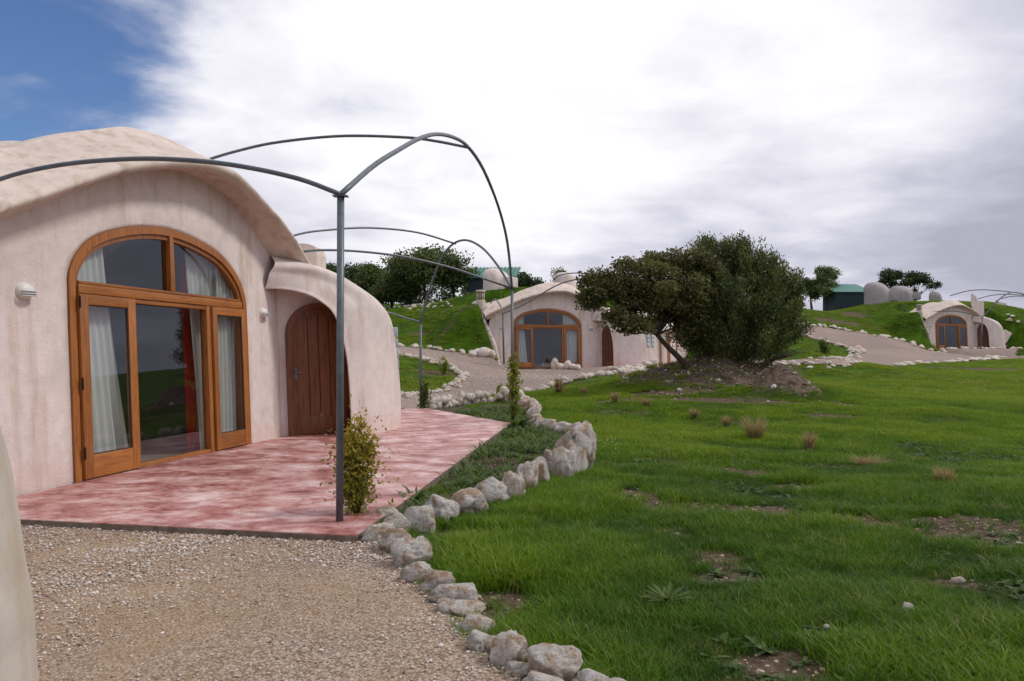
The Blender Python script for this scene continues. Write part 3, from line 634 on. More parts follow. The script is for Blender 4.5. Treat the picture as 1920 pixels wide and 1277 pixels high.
def house(Hh, label, near=False, variant=0):
    h = thing('earth_house', label, 'house', (Hh.O[0], Hh.O[1], Hh.base), Hh.rot)
    # --- facade ring with reveal
    nI, nR = 90, 16
    WO = WOUT if variant else [(-3.2, -.5), (-3.2, 1.0), (-2.6, 2.1), (-1.9, 2.75)]+WOUT[4:]
    A = catmull(inset(ARCH, -.0), nI); B = catmull(WO, nI); G = []
    G.append([[p[0], -.16, p[1]] for p in A]); G.append([[p[0], -.03, p[1]] for p in A])
    rows = []
    for j in range(nR+1):
        f = j/nR
        rows.append([[a[0]+(b[0]-a[0])*f, (-.008 if j == 0 else 0), a[1]+(b[1]-a[1])*f] for a, b in zip(A, B)])
    noisy(rows[2:], .022, .8)
    MB().grid(lcg(G+rows)).build('wall', M_wall, h, smooth=True)
    # --- roof hood: soffit, lip, band, back
    def row(kind):
        out = []
        for w, l, t in zip(WS, LIP, TOP):
            w = np.array(w); l = np.array(l); t = np.array(t); q = {
                0: (*w, -.12), 1: (*(w*.96+l*.04), .02), 2: (*(w*.5+l*.5), .26), 3: (l[0], l[1]-.09, .44), 4: (l[0], l[1]-.02, .52), 5: (l[0], l[1]+.055, .47), 6: (*(l*.72+t*.28), .30), 7: (*(l*.3+t*.7), -.12),
                8: (t[0], t[1], -.42), 9: (t[0], t[1]+.02, -.62), 10: (t[0]*.98, t[1]-.12, -1.6), 11: (t[0]*.9, t[1]*.93, -3.0), 12: (t[0]*.85, t[1]*.45, -4.9)}[kind]
            out.append([q[0], q[2], q[1]])
        return out
    S = surf([row(k) for k in range(13)], 73, 91)
    S = noisy(S.tolist(), .03, .9)
    MB().grid(lcg(S)).build('roof_hood', M_roofst, h, smooth=True)
    # --- porch shell
    F_ = [(4.46, -.05, 2.72), (5.0, .0, 2.70), (5.45, .45, 2.66), (5.78, .90, 2.30), (5.84, .97, 1.3), (5.84, .97, -.5)]
    E_ = [(4.45, .0, 2.66), (4.75, .35, 2.64), (5.0, .75, 2.48), (5.16, 1.0, 2.14), (5.25, 1.13, 1.3), (5.27, 1.15, -.5)]
    E1 = [(4.46, .06, 2.72), (4.78, .42, 2.70), (5.06, .83, 2.54), (5.24, 1.10, 2.18), (5.33, 1.21, 1.3), (5.36, 1.23, -.5)]
    E2 = [(4.47, .12, 2.92), (4.93, .52, 2.90), (5.3, .98, 2.70), (5.6, 1.28, 2.30), (5.75, 1.42, 1.4), (5.85, 1.46, -.5)]
    C_ = [(4.58, .16, 3.14), (5.2, .70, 3.08), (5.66, 1.13, 2.82), (6.22, 1.42, 2.38), (6.64, 1.50, 1.58), (6.86, 1.50, -.5)]
    C2 = [(5.0, -.4, 3.42), (5.6, -.2, 3.26), (6.4, .5, 3.0), (7.0, 1.1, 2.55), (7.35, 1.26, 1.65), (7.45, 1.28, -.5)]
    B_ = [(5.1, -1.5, 3.4), (7.0, -1.3, 3.3), (8.6, -.7, 3.05), (9.6, -.05, 2.5), (10.0, .2, 1.7), (10.1, .22, -.5)]
    B2 = [(5.1, -4.5, 2.4), (7.4, -4.0, 2.2), (10.0, -3.4, 2.0), (11.5, -2.6, 1.6), (12.2, -2.2, 1.0), (12.2, -2.0, -.5)]
    if variant == 2:
        C2 = C2[:2]+[(6.3, .4, 3.0), (6.75, .9, 2.55), (7.0, 1.05, 1.65), (7.1, 1.08, -.5)]
        B_ = [(5.1, -1.5, 3.4), (6.6, -1.6, 3.3), (7.3, -1.3, 3.0), (7.6, -1.1, 2.5), (7.7, -1.0, 1.7), (7.75, -1.0, -.5)]
        B2 = [(5.1, -4.5, 2.4), (6.4, -4.5, 2.2), (7.2, -4.2, 2.0), (7.8, -3.9, 1.6), (8, -3.8, 1.0), (8, -3.8, -.5)]
    S = surf([F_, E_, E1, E2, C_, C2, B_, B2], 64, 56); S = noisy(S.tolist(), .022, 1.0)
    MB().grid(lcg(S)).build('porch_shell', M_wall, h, smooth=True)
    # --- recess return and door wall
    D0, D1 = (5.03, .08), (5.80, .95)
    b = MB(); b.grid(lcg([[(4.49, -.02, -.5), (4.49, -.02, 2.85)], [(4.75, -.01, -.5), (4.75, -.01, 2.85)], [(4.99, -.03, -.5), (4.99, -.03, 2.85)], [(5.99, 1.04, -.5), (5.99, 1.04, 2.85)]]))
    b.build('door_wall', M_wall, h)
    arched_door(h, (D0[0]+.0, D0[1]+.0), D1, .10, 2.46, 4, .0)
    # --- window frame
    vF = .02
    o1 = catmull(inset(ARCH, .0)[1:14], 80); o1[0][1] = .1; o1[-1][1] = .1
    i1 = catmull(inset(ARCH, .10)[1:14], 80); i1[0][1] = .1; i1[-1][1] = .1
    i2 = catmull(inset(ARCH, .16)[1:14], 80); i2[0][1] = .1; i2[-1][1] = .1
    w = band(o1, i1, -.14, vF).build('window', M_wood, h)
    band(i1, i2, -.12, vF-.03).build('inner_frame', M_wood, w)
    fbox(.14, 3.72, -.11, vF+.006, 2.27, 2.38).build('transom', M_woodh, w, bevel=.008)
    fbox(.16, 3.70, -.10, vF-.006, 2.385, 2.42).build('transom_bead', M_woodh, w, bevel=.005)
    fbox(1.895, 1.985, -.10, vF, 2.42, archz(1.94)-.1).build('mullion', M_wood, w, bevel=.008)
    for a, c in ((.15, 1.90), (1.98, 3.71)):
        us = np.linspace(a, c, 24); P = [(c, 2.37), (a, 2.37)]+[(u, max(2.371, archz(u)-.13)) for u in us]
        pane_poly(P, -.05).build('pane', M_glass, w)
        # thin glazing bead round each fanlight pane
        Pc = [lc(u, -.035, max(2.44, archz(u)-.155)) for u in us]
        MB().tube([lc(a+.02, -.035, 2.43)]+Pc+[lc(c-.02, -.035, 2.43)], .014, 6).build('bead', M_wood, w, smooth=True)
    fbox(-.02, 3.88, -.15, .012, -.4, .108).build('threshold', M_slab, h)
    lf = leaf(h, .115, 1.09, .115, 2.262, vF+.035, .14, .27, .12)
    for zz_ in (.35, 1.15, 2.1): MB().tube([lc(.105, vF+.045, zz_), lc(.105, vF+.045, zz_+.14)], .012, 8).build('hinge', M_dark, lf)
    leaf(h, 2.83, 3.75, .115, 2.262, vF+.035, .11, .24, .12)
    fbox(2.72, 2.815, -.10, vF, .10, 2.265).build('post', M_wood, w, bevel=.008)
    fbox(1.09, 2.72, -.10, vF-.01, .10, .15).build('sill', M_woodh, w, bevel=.006)
    fbox(1.09, 2.72, -.10, vF-.01, 2.21, 2.265).build('rail', M_woodh, w, bevel=.006)
    fbox(1.08, 2.73, -.06, -.052, .14, 2.22).build('pane', M_glass, w)
    # --- room behind the glass
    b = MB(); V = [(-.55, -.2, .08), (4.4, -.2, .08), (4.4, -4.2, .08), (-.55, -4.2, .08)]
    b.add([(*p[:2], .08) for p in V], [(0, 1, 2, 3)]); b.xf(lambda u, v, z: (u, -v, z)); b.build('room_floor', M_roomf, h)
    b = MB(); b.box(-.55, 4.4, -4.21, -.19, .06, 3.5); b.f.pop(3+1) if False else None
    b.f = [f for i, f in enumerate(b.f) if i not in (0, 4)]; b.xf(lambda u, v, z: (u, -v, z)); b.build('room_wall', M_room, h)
    # --- buttress on the uphill side
    if variant:
        P = smoothpath([(-2.0, -.25, 3.55), (-1.88, .05, 3.0), (-1.55, .18, 2.3), (-1.2, .24, 1.4), (-.98, .26, .6), (-.88, .30, -.1), (-.82, .32, -.6)], 22)
        MB().tube([lc(*p) for p in P], [.20, .20]+[.15+.02*math.sin(i*.9) for i in range(14)]+[.17, .19, .22, .26, .28, .28], 12).build('buttress', M_wall, h, smooth=True)
    wall_light(h, -.63, 2.24, 0, .85); wall_light(h, 4.40, 2.24, 0, .85)
    # glass blocks and side French window on the flank
    def fl(s, o_, z): p = np.array((6.9, 1.50))+np.array((.93, -.36))*s+np.array((.36, .93))*o_; return lc(p[0], p[1], z)
    for cidx in range(2 if variant < 2 else 0):
        for r_ in range(4):
            b = MB(); s0 = .22+cidx*.34; b.box(s0, s0+.19, -.08, .014, 1.22+r_*.22, 1.22+r_*.22+.19); b.xf(fl); b.build('glass_block', M_block, h, bevel=.015)
    if variant == 1:
        for s0, s1 in ((1.15, 1.80), (1.84, 2.50)):
            parts = [(s0, s0+.09, .1, 2.1), (s1-.09, s1, .1, 2.1), (s0+.09, s1-.09, .1, .3), (s0+.09, s1-.09, 2.0, 2.1)]
            b = MB()
            for a0, a1, z0, z1 in parts: b.box(a0, a1, -.02, .075, z0, z1)
            b.xf(fl); o = b.build('side_window', M_wood, h)
            b = MB(); b.box(s0+.085, s1-.085, .025, .035, .29, 2.01); b.xf(fl); b.build('pane', M_glass, o)
            b = MB(); b.box(s0+.09, s0+.3, -.005, .005, .3, 2.0); b.xf(fl); b.build('blind', M_curt, o)
    if variant:
        c = MB(); c.lathe([(.36, 2.7), (.36, 3.35), (.30, 3.45), (.27, 3.62), (.24, 3.70), (0, 3.70)], 18, (-1.75, .3)); ch = c.build('vent_chimney', M_smooth, h, smooth=True)
        for k in range(10):
            a = 2*math.pi*k/10; MB().tube([(-1.75+.19*math.cos(a), .3+.19*math.sin(a), 3.68), (-1.75+.19*math.cos(a), .3+.19*math.sin(a), 4.12)], .042, 6).build('baluster', M_smooth, ch, smooth=True)
        MB().lathe([(.12, 3.7), (.12, 4.1)], 10, (-1.75, .3)).build('flue', M_dark, ch, smooth=True)
        MB().lathe([(0, 4.1), (.26, 4.1), (.27, 4.16), (.25, 4.22), (0, 4.25)], 16, (-1.75, .3)).build('cap', M_smooth, ch, smooth=True)
    return h
h1 = house(H1, 'nearest pink stucco earth house with large arched wooden window and red terrace', True)
h2 = house(H2, 'middle pink stucco earth house half hidden by the leaning oak', variant=1)
h3 = house(H3, 'farthest pale earth house at the right edge beyond the gravel road', variant=2)
# stub of rounded parapet behind the near roof
b = MB(); 
g = []
for t in np.linspace(0, 1, 9):
    u = t*.42; z = 3.78-.10*(t**3)*1.0-(.12 if t > .9 else 0)
    g.append([(-4.36+u, 16.0-.1*t, 2.6), (-4.36+u, 16.0-.1*t, z), (-4.36+u, 16.7, z+.02), (-4.36+u, 16.7, 2.6)])
b.grid([[tuple(p) for p in r] for r in g]); Fe = len(g)
b.f += [(0, 1, 2, 3), tuple((Fe-1)*4+k for k in range(4))]
_o = b.build('parapet', M_roofst, None); _o['label'] = 'small stucco roof stub showing behind the nearest house hood'; _o['category'] = 'roof stub'

curtain(h1, .22, .80, .22, 1.16, 3.2, .12, -.155, M_curt, 'white curtain gathered behind the left glazed door of nearest house', arch=True, fold=6, amp=.028)
curtain(h1, 2.62, 3.5, 2.86, 3.12, 3.2, .12, -.24, M_curt, 'white curtain tied back beside the red drape', arch=True, fold=7, amp=.03)
curtain(h1, 3.28, 3.80, 3.18, 3.72, 3.0, .12, -.16, M_curt, 'narrow pale curtain behind the right glazed door of nearest house', arch=True, fold=5, amp=.025)
curtain(h1, 2.72, 3.02, 2.72, 3.12, 2.95, .10, -.40, M_red, 'red drape hanging inside the large arched window', fold=3)
curtain(h2, .1, .62, .1, .85, 3.2, .12, -.18, M_curt, 'white curtain behind left door of the middle house window', arch=True, fold=6)
curtain(h2, 2.86, 3.72, 2.86, 3.6, 3.2, .12, -.18, M_curt, 'white curtain behind right door of the middle house window', arch=True, fold=8)

# stucco wall end beside the camera
def near_pier():
    ring = []
    for px, py, r in ((-150, 640, .22), (-128, 715, .24), (-88, 790, .26), (-62, 870, .27), (-46, 960, .28), (-32, 1060, .285), (-13, 1160, .29), (-5, 1277, .295), (6, 1420, .30), (18, 1600, .31)):
        d = 2.9; c = at(px, py, d); ring.append((c.x+.085-r*.5, c.y, c.z, r))
    P = [Vector(r[:3]) for r in ring]; rs = [r[3] for r in ring]
    P = catmull([list(p)+[q] for p, q in zip(P, rs)], 40)
    G = []
    for p in P:
        row = []
        for k in range(29):
            a = 2*math.pi*k/28; row.append([p[0]+p[3]*.62*math.cos(a)-.04, p[1]+.22*math.sin(a)*1.3, p[2]])
        G.append(row)
    G = noisy(G, .012, 1.5)
    for k in range(len(G)): G[k][-1] = list(G[k][0])
    o = MB().grid(G).build('wall_end', M_smooth, smooth=True); o['label'] = 'smooth leaning stucco wall end at the lower left corner'; o['category'] = 'wall'
near_pier()

# ------------------------------------------------------------------ pergolas
def pergola(label, posts, arches, rafters, r=.036, rp=.045):
    t = thing('pergola', label, 'pergola', posts[0][0])
    o0 = Vector(posts[0][0])
    def rel(P): return [Vector(p)-o0 for p in P]
    for a, b_ in posts:
        MB().tube(rel([a, b_]), rp, 14).build('post', M_metal, t, smooth=True)
        q = Vector(b_)-o0; MB().box(q.x-.065, q.x+.065, q.y-.045, q.y+.045, q.z, q.z+.008).build('top_plate', M_metal, t)
    for P in arches: MB().tube(rel(smoothpath(P, 40)), r, 10).build('arch', M_metal, t, smooth=True)
    for P in rafters: MB().tube(rel(smoothpath(P, 36)), r*.82, 10).build('rafter', M_metal, t, smooth=True)
    return t
p1, p2, p3 = (-1.52, 6.95, .10), (.01, 17.0, .02), (-2.40, 20.7, .05)
t1, t2, t3 = (-1.51, 6.95, 2.96), (0.0, 17.0, 2.93), (-2.40, 20.7, 2.36)
def onl(a, b_, pts): return [(a[0]+(b_[0]-a[0])*s, a[1]+(b_[1]-a[1])*s, z) for s, z in pts]
pg = pergola('grey steel tube pergola arching over the red terrace', [(p1, t1), (p2, t2), (p3, t3)],
    [onl(t1, t2, [(0, 2.98), (.088, 3.44), (.169, 3.80), (.26, 4.18), (.347, 4.47), (.45, 4.70), (.544, 4.81), (.664, 4.76), (.80, 4.47), (.90, 4.08), (.955, 3.65), (1, 2.93)]),
     onl(t2, t3, [(0, 2.93), (.123, 3.46), (.28, 3.95), (.447, 4.22), (.595, 4.21), (.72, 3.97), (.82, 3.53), (.92, 2.95), (1, 2.36)])],
    [[(-1.51, 6.95, 2.98), (-1.90, 7.0, 3.13), (-2.45, 7.13, 3.27), (-2.98, 7.23, 3.35), (-3.57, 7.35, 3.39), (-4.3, 7.5, 3.37), (-4.95, 7.62, 3.26), (-5.7, 7.8, 3.02)],
     [(-.69, 12.4, 4.80), (-1.2, 12.4, 4.90), (-1.7, 12.4, 4.96), (-2.7, 12.4, 4.98), (-3.7, 12.4, 4.88), (-4.35, 12.35, 4.72), (-4.85, 12.3, 4.55)],
     [(0, 17, 2.95), (-.67, 16.5, 3.14), (-1.3, 16.04, 3.31), (-2.09, 15.46, 3.44), (-2.83, 14.9, 3.475), (-3.5, 14.4, 3.44), (-4.0, 14.1, 3.34)],
     [(-1.37, 19.12, 4.20), (-2.2, 18.3, 4.35), (-3.1, 17.5, 4.33), (-3.8, 16.7, 4.17), (-4.43, 16, 3.94), (-5.3, 15.3, 3.4)],
     [(-2.4, 20.7, 2.36), (-2.65, 19.2, 2.42), (-2.75, 17.6, 2.45), (-2.75, 15.9, 2.35)]], .027, .032)
tp = thing('plant_tie', 'yellow tape tied round the second pergola post', 'tape', (p2[0], p2[1], 1.08)); MB().tube([(-.10, -.05, -.03), (0, -.055, 0), (.075, -.04, .03), (.055, .045, .02), (-.05, .05, 0)], .014, 6).build('band', M_yellow, tp)
g2 = H2.base
def W2(px, py, d): return tuple(at(px, py, d))
pergola('thin grey tube pergola before the middle house', [(W2(945, 683, 38.3), W2(942.5, 588, 38.3))],
    [[W2(942.5, 588, 38.3), W2(938, 573, 39), W2(930, 562, 40), W2(924, 563, 41), W2(920, 568, 41.8)],
     [W2(942.5, 588, 38.3), W2(970, 577, 38.4), W2(1000, 561, 38.6), W2(1040, 537, 38.8), W2(1075, 525, 39), W2(1110, 522, 39.3), W2(1150, 535, 39.8)]],
    [[W2(1036, 527, 42.0), W2(1048, 517, 41.5), W2(1070, 512.5, 40.6), W2(1095, 513, 39.6), W2(1125, 521, 39.3)]], .035, .045)
def W3(a, b_, d): return tuple(at(1480+a/4.3636, 480+b_/4.3636, d))
pergola('thin grey tube pergola before the farthest house', [(W3(1566, 762, 71.5), W3(1580, 500, 71.5))],
    [[W3(1580, 500, 71.5), W3(1640, 440, 71.5), W3(1720, 352, 71.6), W3(1780, 312, 71.8), W3(1830, 297, 72), W3(1880, 303, 72.4), W3(1930, 325, 73), W3(2000, 420, 74)]],
    [[W3(1830, 297, 72), W3(1700, 283, 73), W3(1560, 277, 74), W3(1440, 290, 75), W3(1315, 326, 76)],
     [W3(1580, 500, 71.5), W3(1500, 475, 72), W3(1350, 452, 73.3), W3(1200, 455, 74.3), W3(1095, 468, 75)],
     [W3(1545, 350, 80), W3(1640, 325, 79), W3(1750, 313, 77), W3(1850, 316, 75), W3(1930, 322, 73)],
     [W3(1735, 350, 79), W3(1790, 335, 78), W3(1860, 328, 77), W3(1930, 330, 76)]], .05, .06)

# ------------------------------------------------------------------ sheds, turrets on the plateau
def shed(label, px0, px1, pyb, pye, pyr, d, deg, roofmat, depth=4, ribs=16, pyr1=None):
    a = at(px0, pyb, d); b_ = at(px1, pyb, d); wdt = (b_-a).length; ze = at(px0, pye, d).z; zr = at(px0, pyr, d).z
    h = thing('metal_shed', label, 'shed', (a.x, a.y, a.z-.6), R(deg)); e = ze-a.z+.6; r_ = zr-a.z+.6
    b = MB(); b.add([(0, 0, 0), (wdt, 0, 0), (wdt, depth, 0), (0, depth, 0), (0, 0, e), (wdt, 0, e), (wdt, depth, r_-.04), (0, depth, r_-.04)], [(0, 3, 2, 1), (4, 5, 6, 7), (0, 1, 5, 4), (1, 2, 6, 5), (2, 3, 7, 6), (3, 0, 4, 7)])
    b.build('wall', M_teal, h)
    sl = (r_-e)/depth; rf = MB(); o = .25
    rf.add([(-o, -o, e-sl*o+.03), (wdt+o, -o, e-sl*o+.03), (wdt+o, depth+o, r_+sl*o+.03), (-o, depth+o, r_+sl*o+.03), (-o, -o, e-sl*o+.09), (wdt+o, -o, e-sl*o+.09), (wdt+o, depth+o, r_+sl*o+.09), (-o, depth+o, r_+sl*o+.09)], [(0, 3, 2, 1), (4, 5, 6, 7), (0, 1, 5, 4), (1, 2, 6, 5), (2, 3, 7, 6), (3, 0, 4, 7)])
    ro = rf.build('roof', roofmat, h)
    for k in range(ribs):
        x = -o+(wdt+2*o)*(k+.5)/ribs; q = MB()
        q.add([(x-.05, -o, e-sl*o+.09), (x+.05, -o, e-sl*o+.09), (x+.05, depth+o, r_+sl*o+.09), (x-.05, depth+o, r_+sl*o+.09), (x-.03, -o, e-sl*o+.16), (x+.03, -o, e-sl*o+.16), (x+.03, depth+o, r_+sl*o+.16), (x-.03, depth+o, r_+sl*o+.16)], [(4, 5, 6, 7), (0, 1, 5, 4), (1, 2, 6, 5), (2, 3, 7, 6), (3, 0, 4, 7)])
        q.build('roof_rib', roofmat, ro)
shed('dark metal shed with bright green ribbed roof above the middle house', 878, 962, 560, 521, 497, 56, -6, M_rgreen, 3.2, 14)
shed('dark metal shed with pale green ribbed roof above the farthest house', 1566, 1632, 577, 547, 531, 88, 4, M_rgreen2, 3.0, 14)
def turret(label, px, pyb, wpx, hpx, d, face, box=True, m=None):
    m = m or M_grey
    c = at(px, pyb, d); r = wpx/F*d/2; H_ = hpx/F*d
    h = thing('skylight_turret', label, 'skylight', (c.x, c.y, c.z-.5), R(face)); G = []
    n = 28
    for j in range(15):
        f = j/14; t = f*math.pi/2
        zz_ = .5+H_*.5+H_*.5*math.sin(t) if j else 0
        rr = r*math.cos(t)**.75 if j else r*1.02
        G.append([[rr*math.cos(2*math.pi*k/n)-((.22 if not box else .30)*r*math.sin(t)), rr*math.sin(2*math.pi*k/n), zz_] for k in range(n+1)])
    G.insert(1, [[r*1.01*math.cos(2*math.pi*k/n), r*1.01*math.sin(2*math.pi*k/n), .5+H_*.5] for k in range(n+1)])
    noisy(G, .03, 1.0)
    for g_ in G: g_[-1] = list(g_[0])
    MB().grid(G).build('dome', m, h, smooth=True)
    if box:
        b = MB(); b.box(r*.45, r*1.42, -r*.6, r*.55, .5+H_*.22, .5+H_*.62); o = b.build('window_hood', m, h, bevel=.05)
        b = MB(); b.box(r*1.415, r*1.44, -r*.42, r*.42, .5+H_*.30, .5+H_*.56); b.build('pane', M_glass, o)
turret('pink domed skylight turret before the bright green shed roof', 932, 551, 52, 48, 47.5, -25, True, M_wall)
turret('low rounded plaster roof dome above the middle house', 1060, 530, 38, 19, 48.5, 0, False, M_wall)
turret('grey domed skylight turret beside the pale green shed roof', 1646, 576, 47, 47, 83, -20)
turret('second grey domed skylight turret, right of the shed', 1692, 570, 42, 34, 85, -20)
turret('small grey dome just behind the farthest house roof', 1754, 572, 22, 26, 90, 0, False)
# parapet wedges right of farthest house
def wedge(label, pts, d, th, m=M_wall):
    b = MB(); P = [at(1480+x/4.3636, 480+y/4.3636, d) for x, y in pts]; n = len(P)
    b.v = [tuple(p) for p in P]+[(p.x+.1, p.y+th, p.z) for p in P]; b.f = [tuple(range(n-1, -1, -1)), tuple(range(n, 2*n))]+[(i, (i+1) % n, n+(i+1) % n, n+i) for i in range(n)]
    o = b.build('parapet_wall', m, None, bevel=.06); o['label'] = label; o['category'] = 'parapet'
wedge('tall stepped stucco parapet behind the farthest house porch', [(1500, 305), (1528, 325), (1545, 365), (1592, 362), (1598, 500), (1530, 500), (1500, 400)], 79, .5)
wedge('short stucco parapet on the grass bank at the far right', [(1700, 355), (1720, 375), (1778, 385), (1782, 445), (1700, 430)], 86, .5)
wedge('slanting stucco buttress end right of the farthest house', [(1765, 600), (1825, 632), (1775, 715), (1765, 715)], 76.5, .4)

# ------------------------------------------------------------------ stones
def rock_mesh(seed, sub=3, sx=1, sy=1, sz=1, amp=.28, m=None):
    bm = bmesh.new(); bmesh.ops.create_icosphere(bm, subdivisions=sub, radius=1.0)
    off = Vector((seed*3.17, seed*1.7, seed*.9)); rr = random.Random(seed)
    pl = [(Vector((rr.gauss(0, 1), rr.gauss(0, 1), rr.gauss(0, 1))).normalized(), rr.uniform(.62, .92)) for _ in range(9)]
    for v in bm.verts:
        p = v.co.copy(); k = 1+amp*mnoise.noise(p*1.2+off)+amp*.8*(.25-abs(mnoise.noise(p*2.3+off)))+amp*.35*mnoise.noise(p*5+off)+amp*.22*mnoise.noise(p*10+off); q = p*k
        for n_, dd in pl:
            e = q.dot(n_)-dd
            if e > 0: q -= n_*e*.8
        v.co = Vector((q.x*sx, q.y*sy, q.z*sz))
    me = bpy.data.meshes.new('stone'); bm.to_mesh(me); bm.free(); me.materials.append(m or M_stone); me.polygons.foreach_set('use_smooth', [True]*len(me.polygons)); return me
ROCK3 = [rock_mesh(i+1, 4, amp=.36) for i in range(14)]; ROCK2 = [rock_mesh(i+31, 2) for i in range(10)]; ROCK1 = [rock_mesh(i+61, 1, amp=.4) for i in range(6)]
ROCKB = [rock_mesh(i+91, 3, m=M_stoneB) for i in range(4)]
def stone(parent, c, w, dpt, h_, meshes, rz=None, name='stone', tilt=.15):
    o = bpy.data.objects.new(name, random.choice(meshes)); COL.objects.link(o); o.parent = parent
    o.location = c; o.scale = (w/2*1.22, dpt/2*1.2, h_/2*1.22); o.rotation_euler = (random.uniform(-tilt, tilt), random.uniform(-tilt, tilt), random.uniform(-.4, .4) if rz is None else rz); return o
def explicit(label, lst, meshes=ROCK3, sink=.14):
    t = thing('stone_edging', label, 'stone edging', (0, 0, 0))
    for it in lst:
        cx_, cy_, w, h_ = it[:4]; g_ = hit(cx_, it[4]-2 if len(it) > 4 else cy_+h_/2-2); d = g_.y; ww = w/F*d; hh = h_/F*d*1.05
        c = at(cx_, cy_, d); stone(t, (c.x, d+ww*.25, (c.z if len(it) > 4 else g_.z+hh*.5-hh*sink*.4)), ww, ww*random.uniform(.75, 1.0), hh, meshes)
    return t
explicit('curved row of large pale stones between gravel yard and grass', [(712, 1008, 52, 40), (741, 1026, 62, 46), (768, 1050, 68, 56), (781, 1083, 48, 44), (822, 1101, 50, 46), (853, 1126, 72, 42), (838, 1150, 34, 34), (874, 1153, 62, 30), (893, 1182, 64, 36), (868, 1187, 30, 22), (903, 1217, 52, 44), (928, 1222, 36, 38), (957, 1232, 62, 68), (1006, 1242, 66, 30), (975, 1268, 52, 34), (1044, 1262, 92, 66), (1110, 1290, 60, 44), (1020, 1300, 70, 50), (1160, 1320, 80, 60), (655, 1006, 44, 20), (800, 1060, 22, 18)])
explicit('low wall of big rounded stones holding the planting bed', [(724, 972, 46, 30), (743, 992, 42, 42), (786, 982, 50, 52), (792, 1028, 38, 22), (826, 963, 54, 54), (880, 949, 62, 52), (921, 932, 52, 54), (960, 921, 42, 58), (990, 908, 42, 60), (1012, 892, 36, 66), (1037, 876, 36, 56), (1058, 882, 42, 66), (1080, 872, 34, 60), (1066, 842, 46, 62), (1084, 876, 34, 44, 898), (1092, 842, 36, 44, 896), (1103, 862, 26, 50, 894), (1104, 824, 26, 40, 892), (1088, 815, 34, 28, 890), (1073, 856, 26, 44, 900), (1080, 812, 34, 30), (1097, 808, 30, 28), (1060, 806, 30, 22), (1044, 806, 26, 18), (1030, 799, 24, 20), (1016, 797, 22, 20), (1004, 789, 22, 20), (1000, 776, 24, 24), (994, 764, 26, 24), (1003, 766, 22, 24), (985, 757, 26, 22), (1008, 800, 22, 16)])
def V3(u, v): q = H3.w(u, v); return Vector((q[0], q[1], float(hbase(q[0], q[1]))))
def run(label, lst, wpx, hpx, rows=1, meshes=ROCK2, jit=.12, gap=.95, group=None, lim=300, cat='stone edging'):
    t = thing('stone_edging', label, cat, (0, 0, 0)); P = [hit(*a) if not isinstance(a, Vector) else a for a in lst]; n = 0
    for a, b_ in zip(P[:-1], P[1:]):
        Ln = (b_-a).length; s = 0
        while s < Ln and n < lim:
            d = a.y+(b_.y-a.y)*s/Ln; w = random.uniform(*wpx)/F*d; hh = random.uniform(*hpx)/F*d
            for r_ in range(rows):
                q = a.lerp(b_, s/Ln)+Vector((random.gauss(0, jit), random.gauss(0, jit), 0)); z = float(hbase(q.x, q.y))
                stone(t, (q.x, q.y, z+hh*(.32+.62*r_)), w, w*random.uniform(.7, 1), hh*random.uniform(.8, 1.2), meshes, random.uniform(0, 3)); n += 1
            s += w*gap
    return t
run('double row of small stones closing the far end of the planting bed', [(806, 769), (850, 762), (900, 758), (950, 755), (985, 758)], (13, 22), (13, 19), 2, jit=.08)
run('stone row along the lower edge of the curving gravel path', [(800, 762), (870, 752), (930, 742), (1010, 733), (1060, 718), (1120, 706), (1190, 700), (1200, 694), (1140, 692)], (10, 18), (7, 11), jit=.15)
run('stone row round the left grass triangle beside the path', [(750, 748), (765, 743), (815, 738), (848, 728), (868, 706), (845, 690), (800, 678), (745, 667)], (9, 17), (7, 11), jit=.12)
run('stone row along the foot of the grassy mound', [(745, 650), (790, 653), (830, 659), (870, 664), (905, 668), (922, 670)], (9, 15), (5, 9), jit=.15)
explicit('heap of large stones beside the middle house buttress', [(897, 664, 22, 14), (909, 663, 24, 20), (922, 667, 16, 14), (886, 667, 16, 9)], ROCK2)
explicit('group of white boulders before the middle house window', [(1008, 689, 20, 8), (1025, 688, 22, 13), (1040, 686, 14, 20), (1050, 689, 18, 14), (1064, 688, 14, 16), (1074, 690, 14, 12), (1084, 692, 12, 9)], ROCK2)
explicit('stones lining the bank right of the middle house porch', [(1213, 685, 22, 14), (1228, 683, 14, 16), (1241, 681, 12, 18), (1200, 690, 18, 10), (1190, 694, 20, 8), (1180, 691, 20, 8)], ROCK2)
run('stone row along the lower edge of the far gravel road', [(1470, 685), (1530, 688), (1590, 687), (1700, 684), (1780, 680), (1850, 675), (1925, 673)], (8, 16), (4, 7), jit=.3, gap=1.0)
run('stone row round the far grass wedge between the roads', [(1470, 679), (1530, 678), (1565, 675), (1598, 668), (1612, 662), (1580, 650), (1545, 641), (1505, 631)], (6, 12), (4, 7), jit=.25)
run('stone row along the foot of the far grass bank', [(1505, 608), (1550, 614), (1600, 623), (1660, 634), (1690, 640), V3(-2.2, 2.4), V3(0, 1.5), V3(3.8, 1.6), V3(7, 3.1)], (6, 12), (3.5, 7), jit=.3)
explicit('small heap of stones at the tip of the far grass wedge', [(1612, 655, 14, 9), (1618, 659, 12, 8), (1606, 660, 12, 8)], ROCK2)
run('stone row under the trees above the grassy mound', [(738, 577), (780, 578), (820, 575), (850, 570)], (5, 9), (3, 5), jit=.5, meshes=ROCK1)
run('stones on the rocky bank at the right edge', [(1880, 602), (1900, 606), (1925, 610)], (6, 12), (3, 6), 2, jit=.6, meshes=ROCK1)

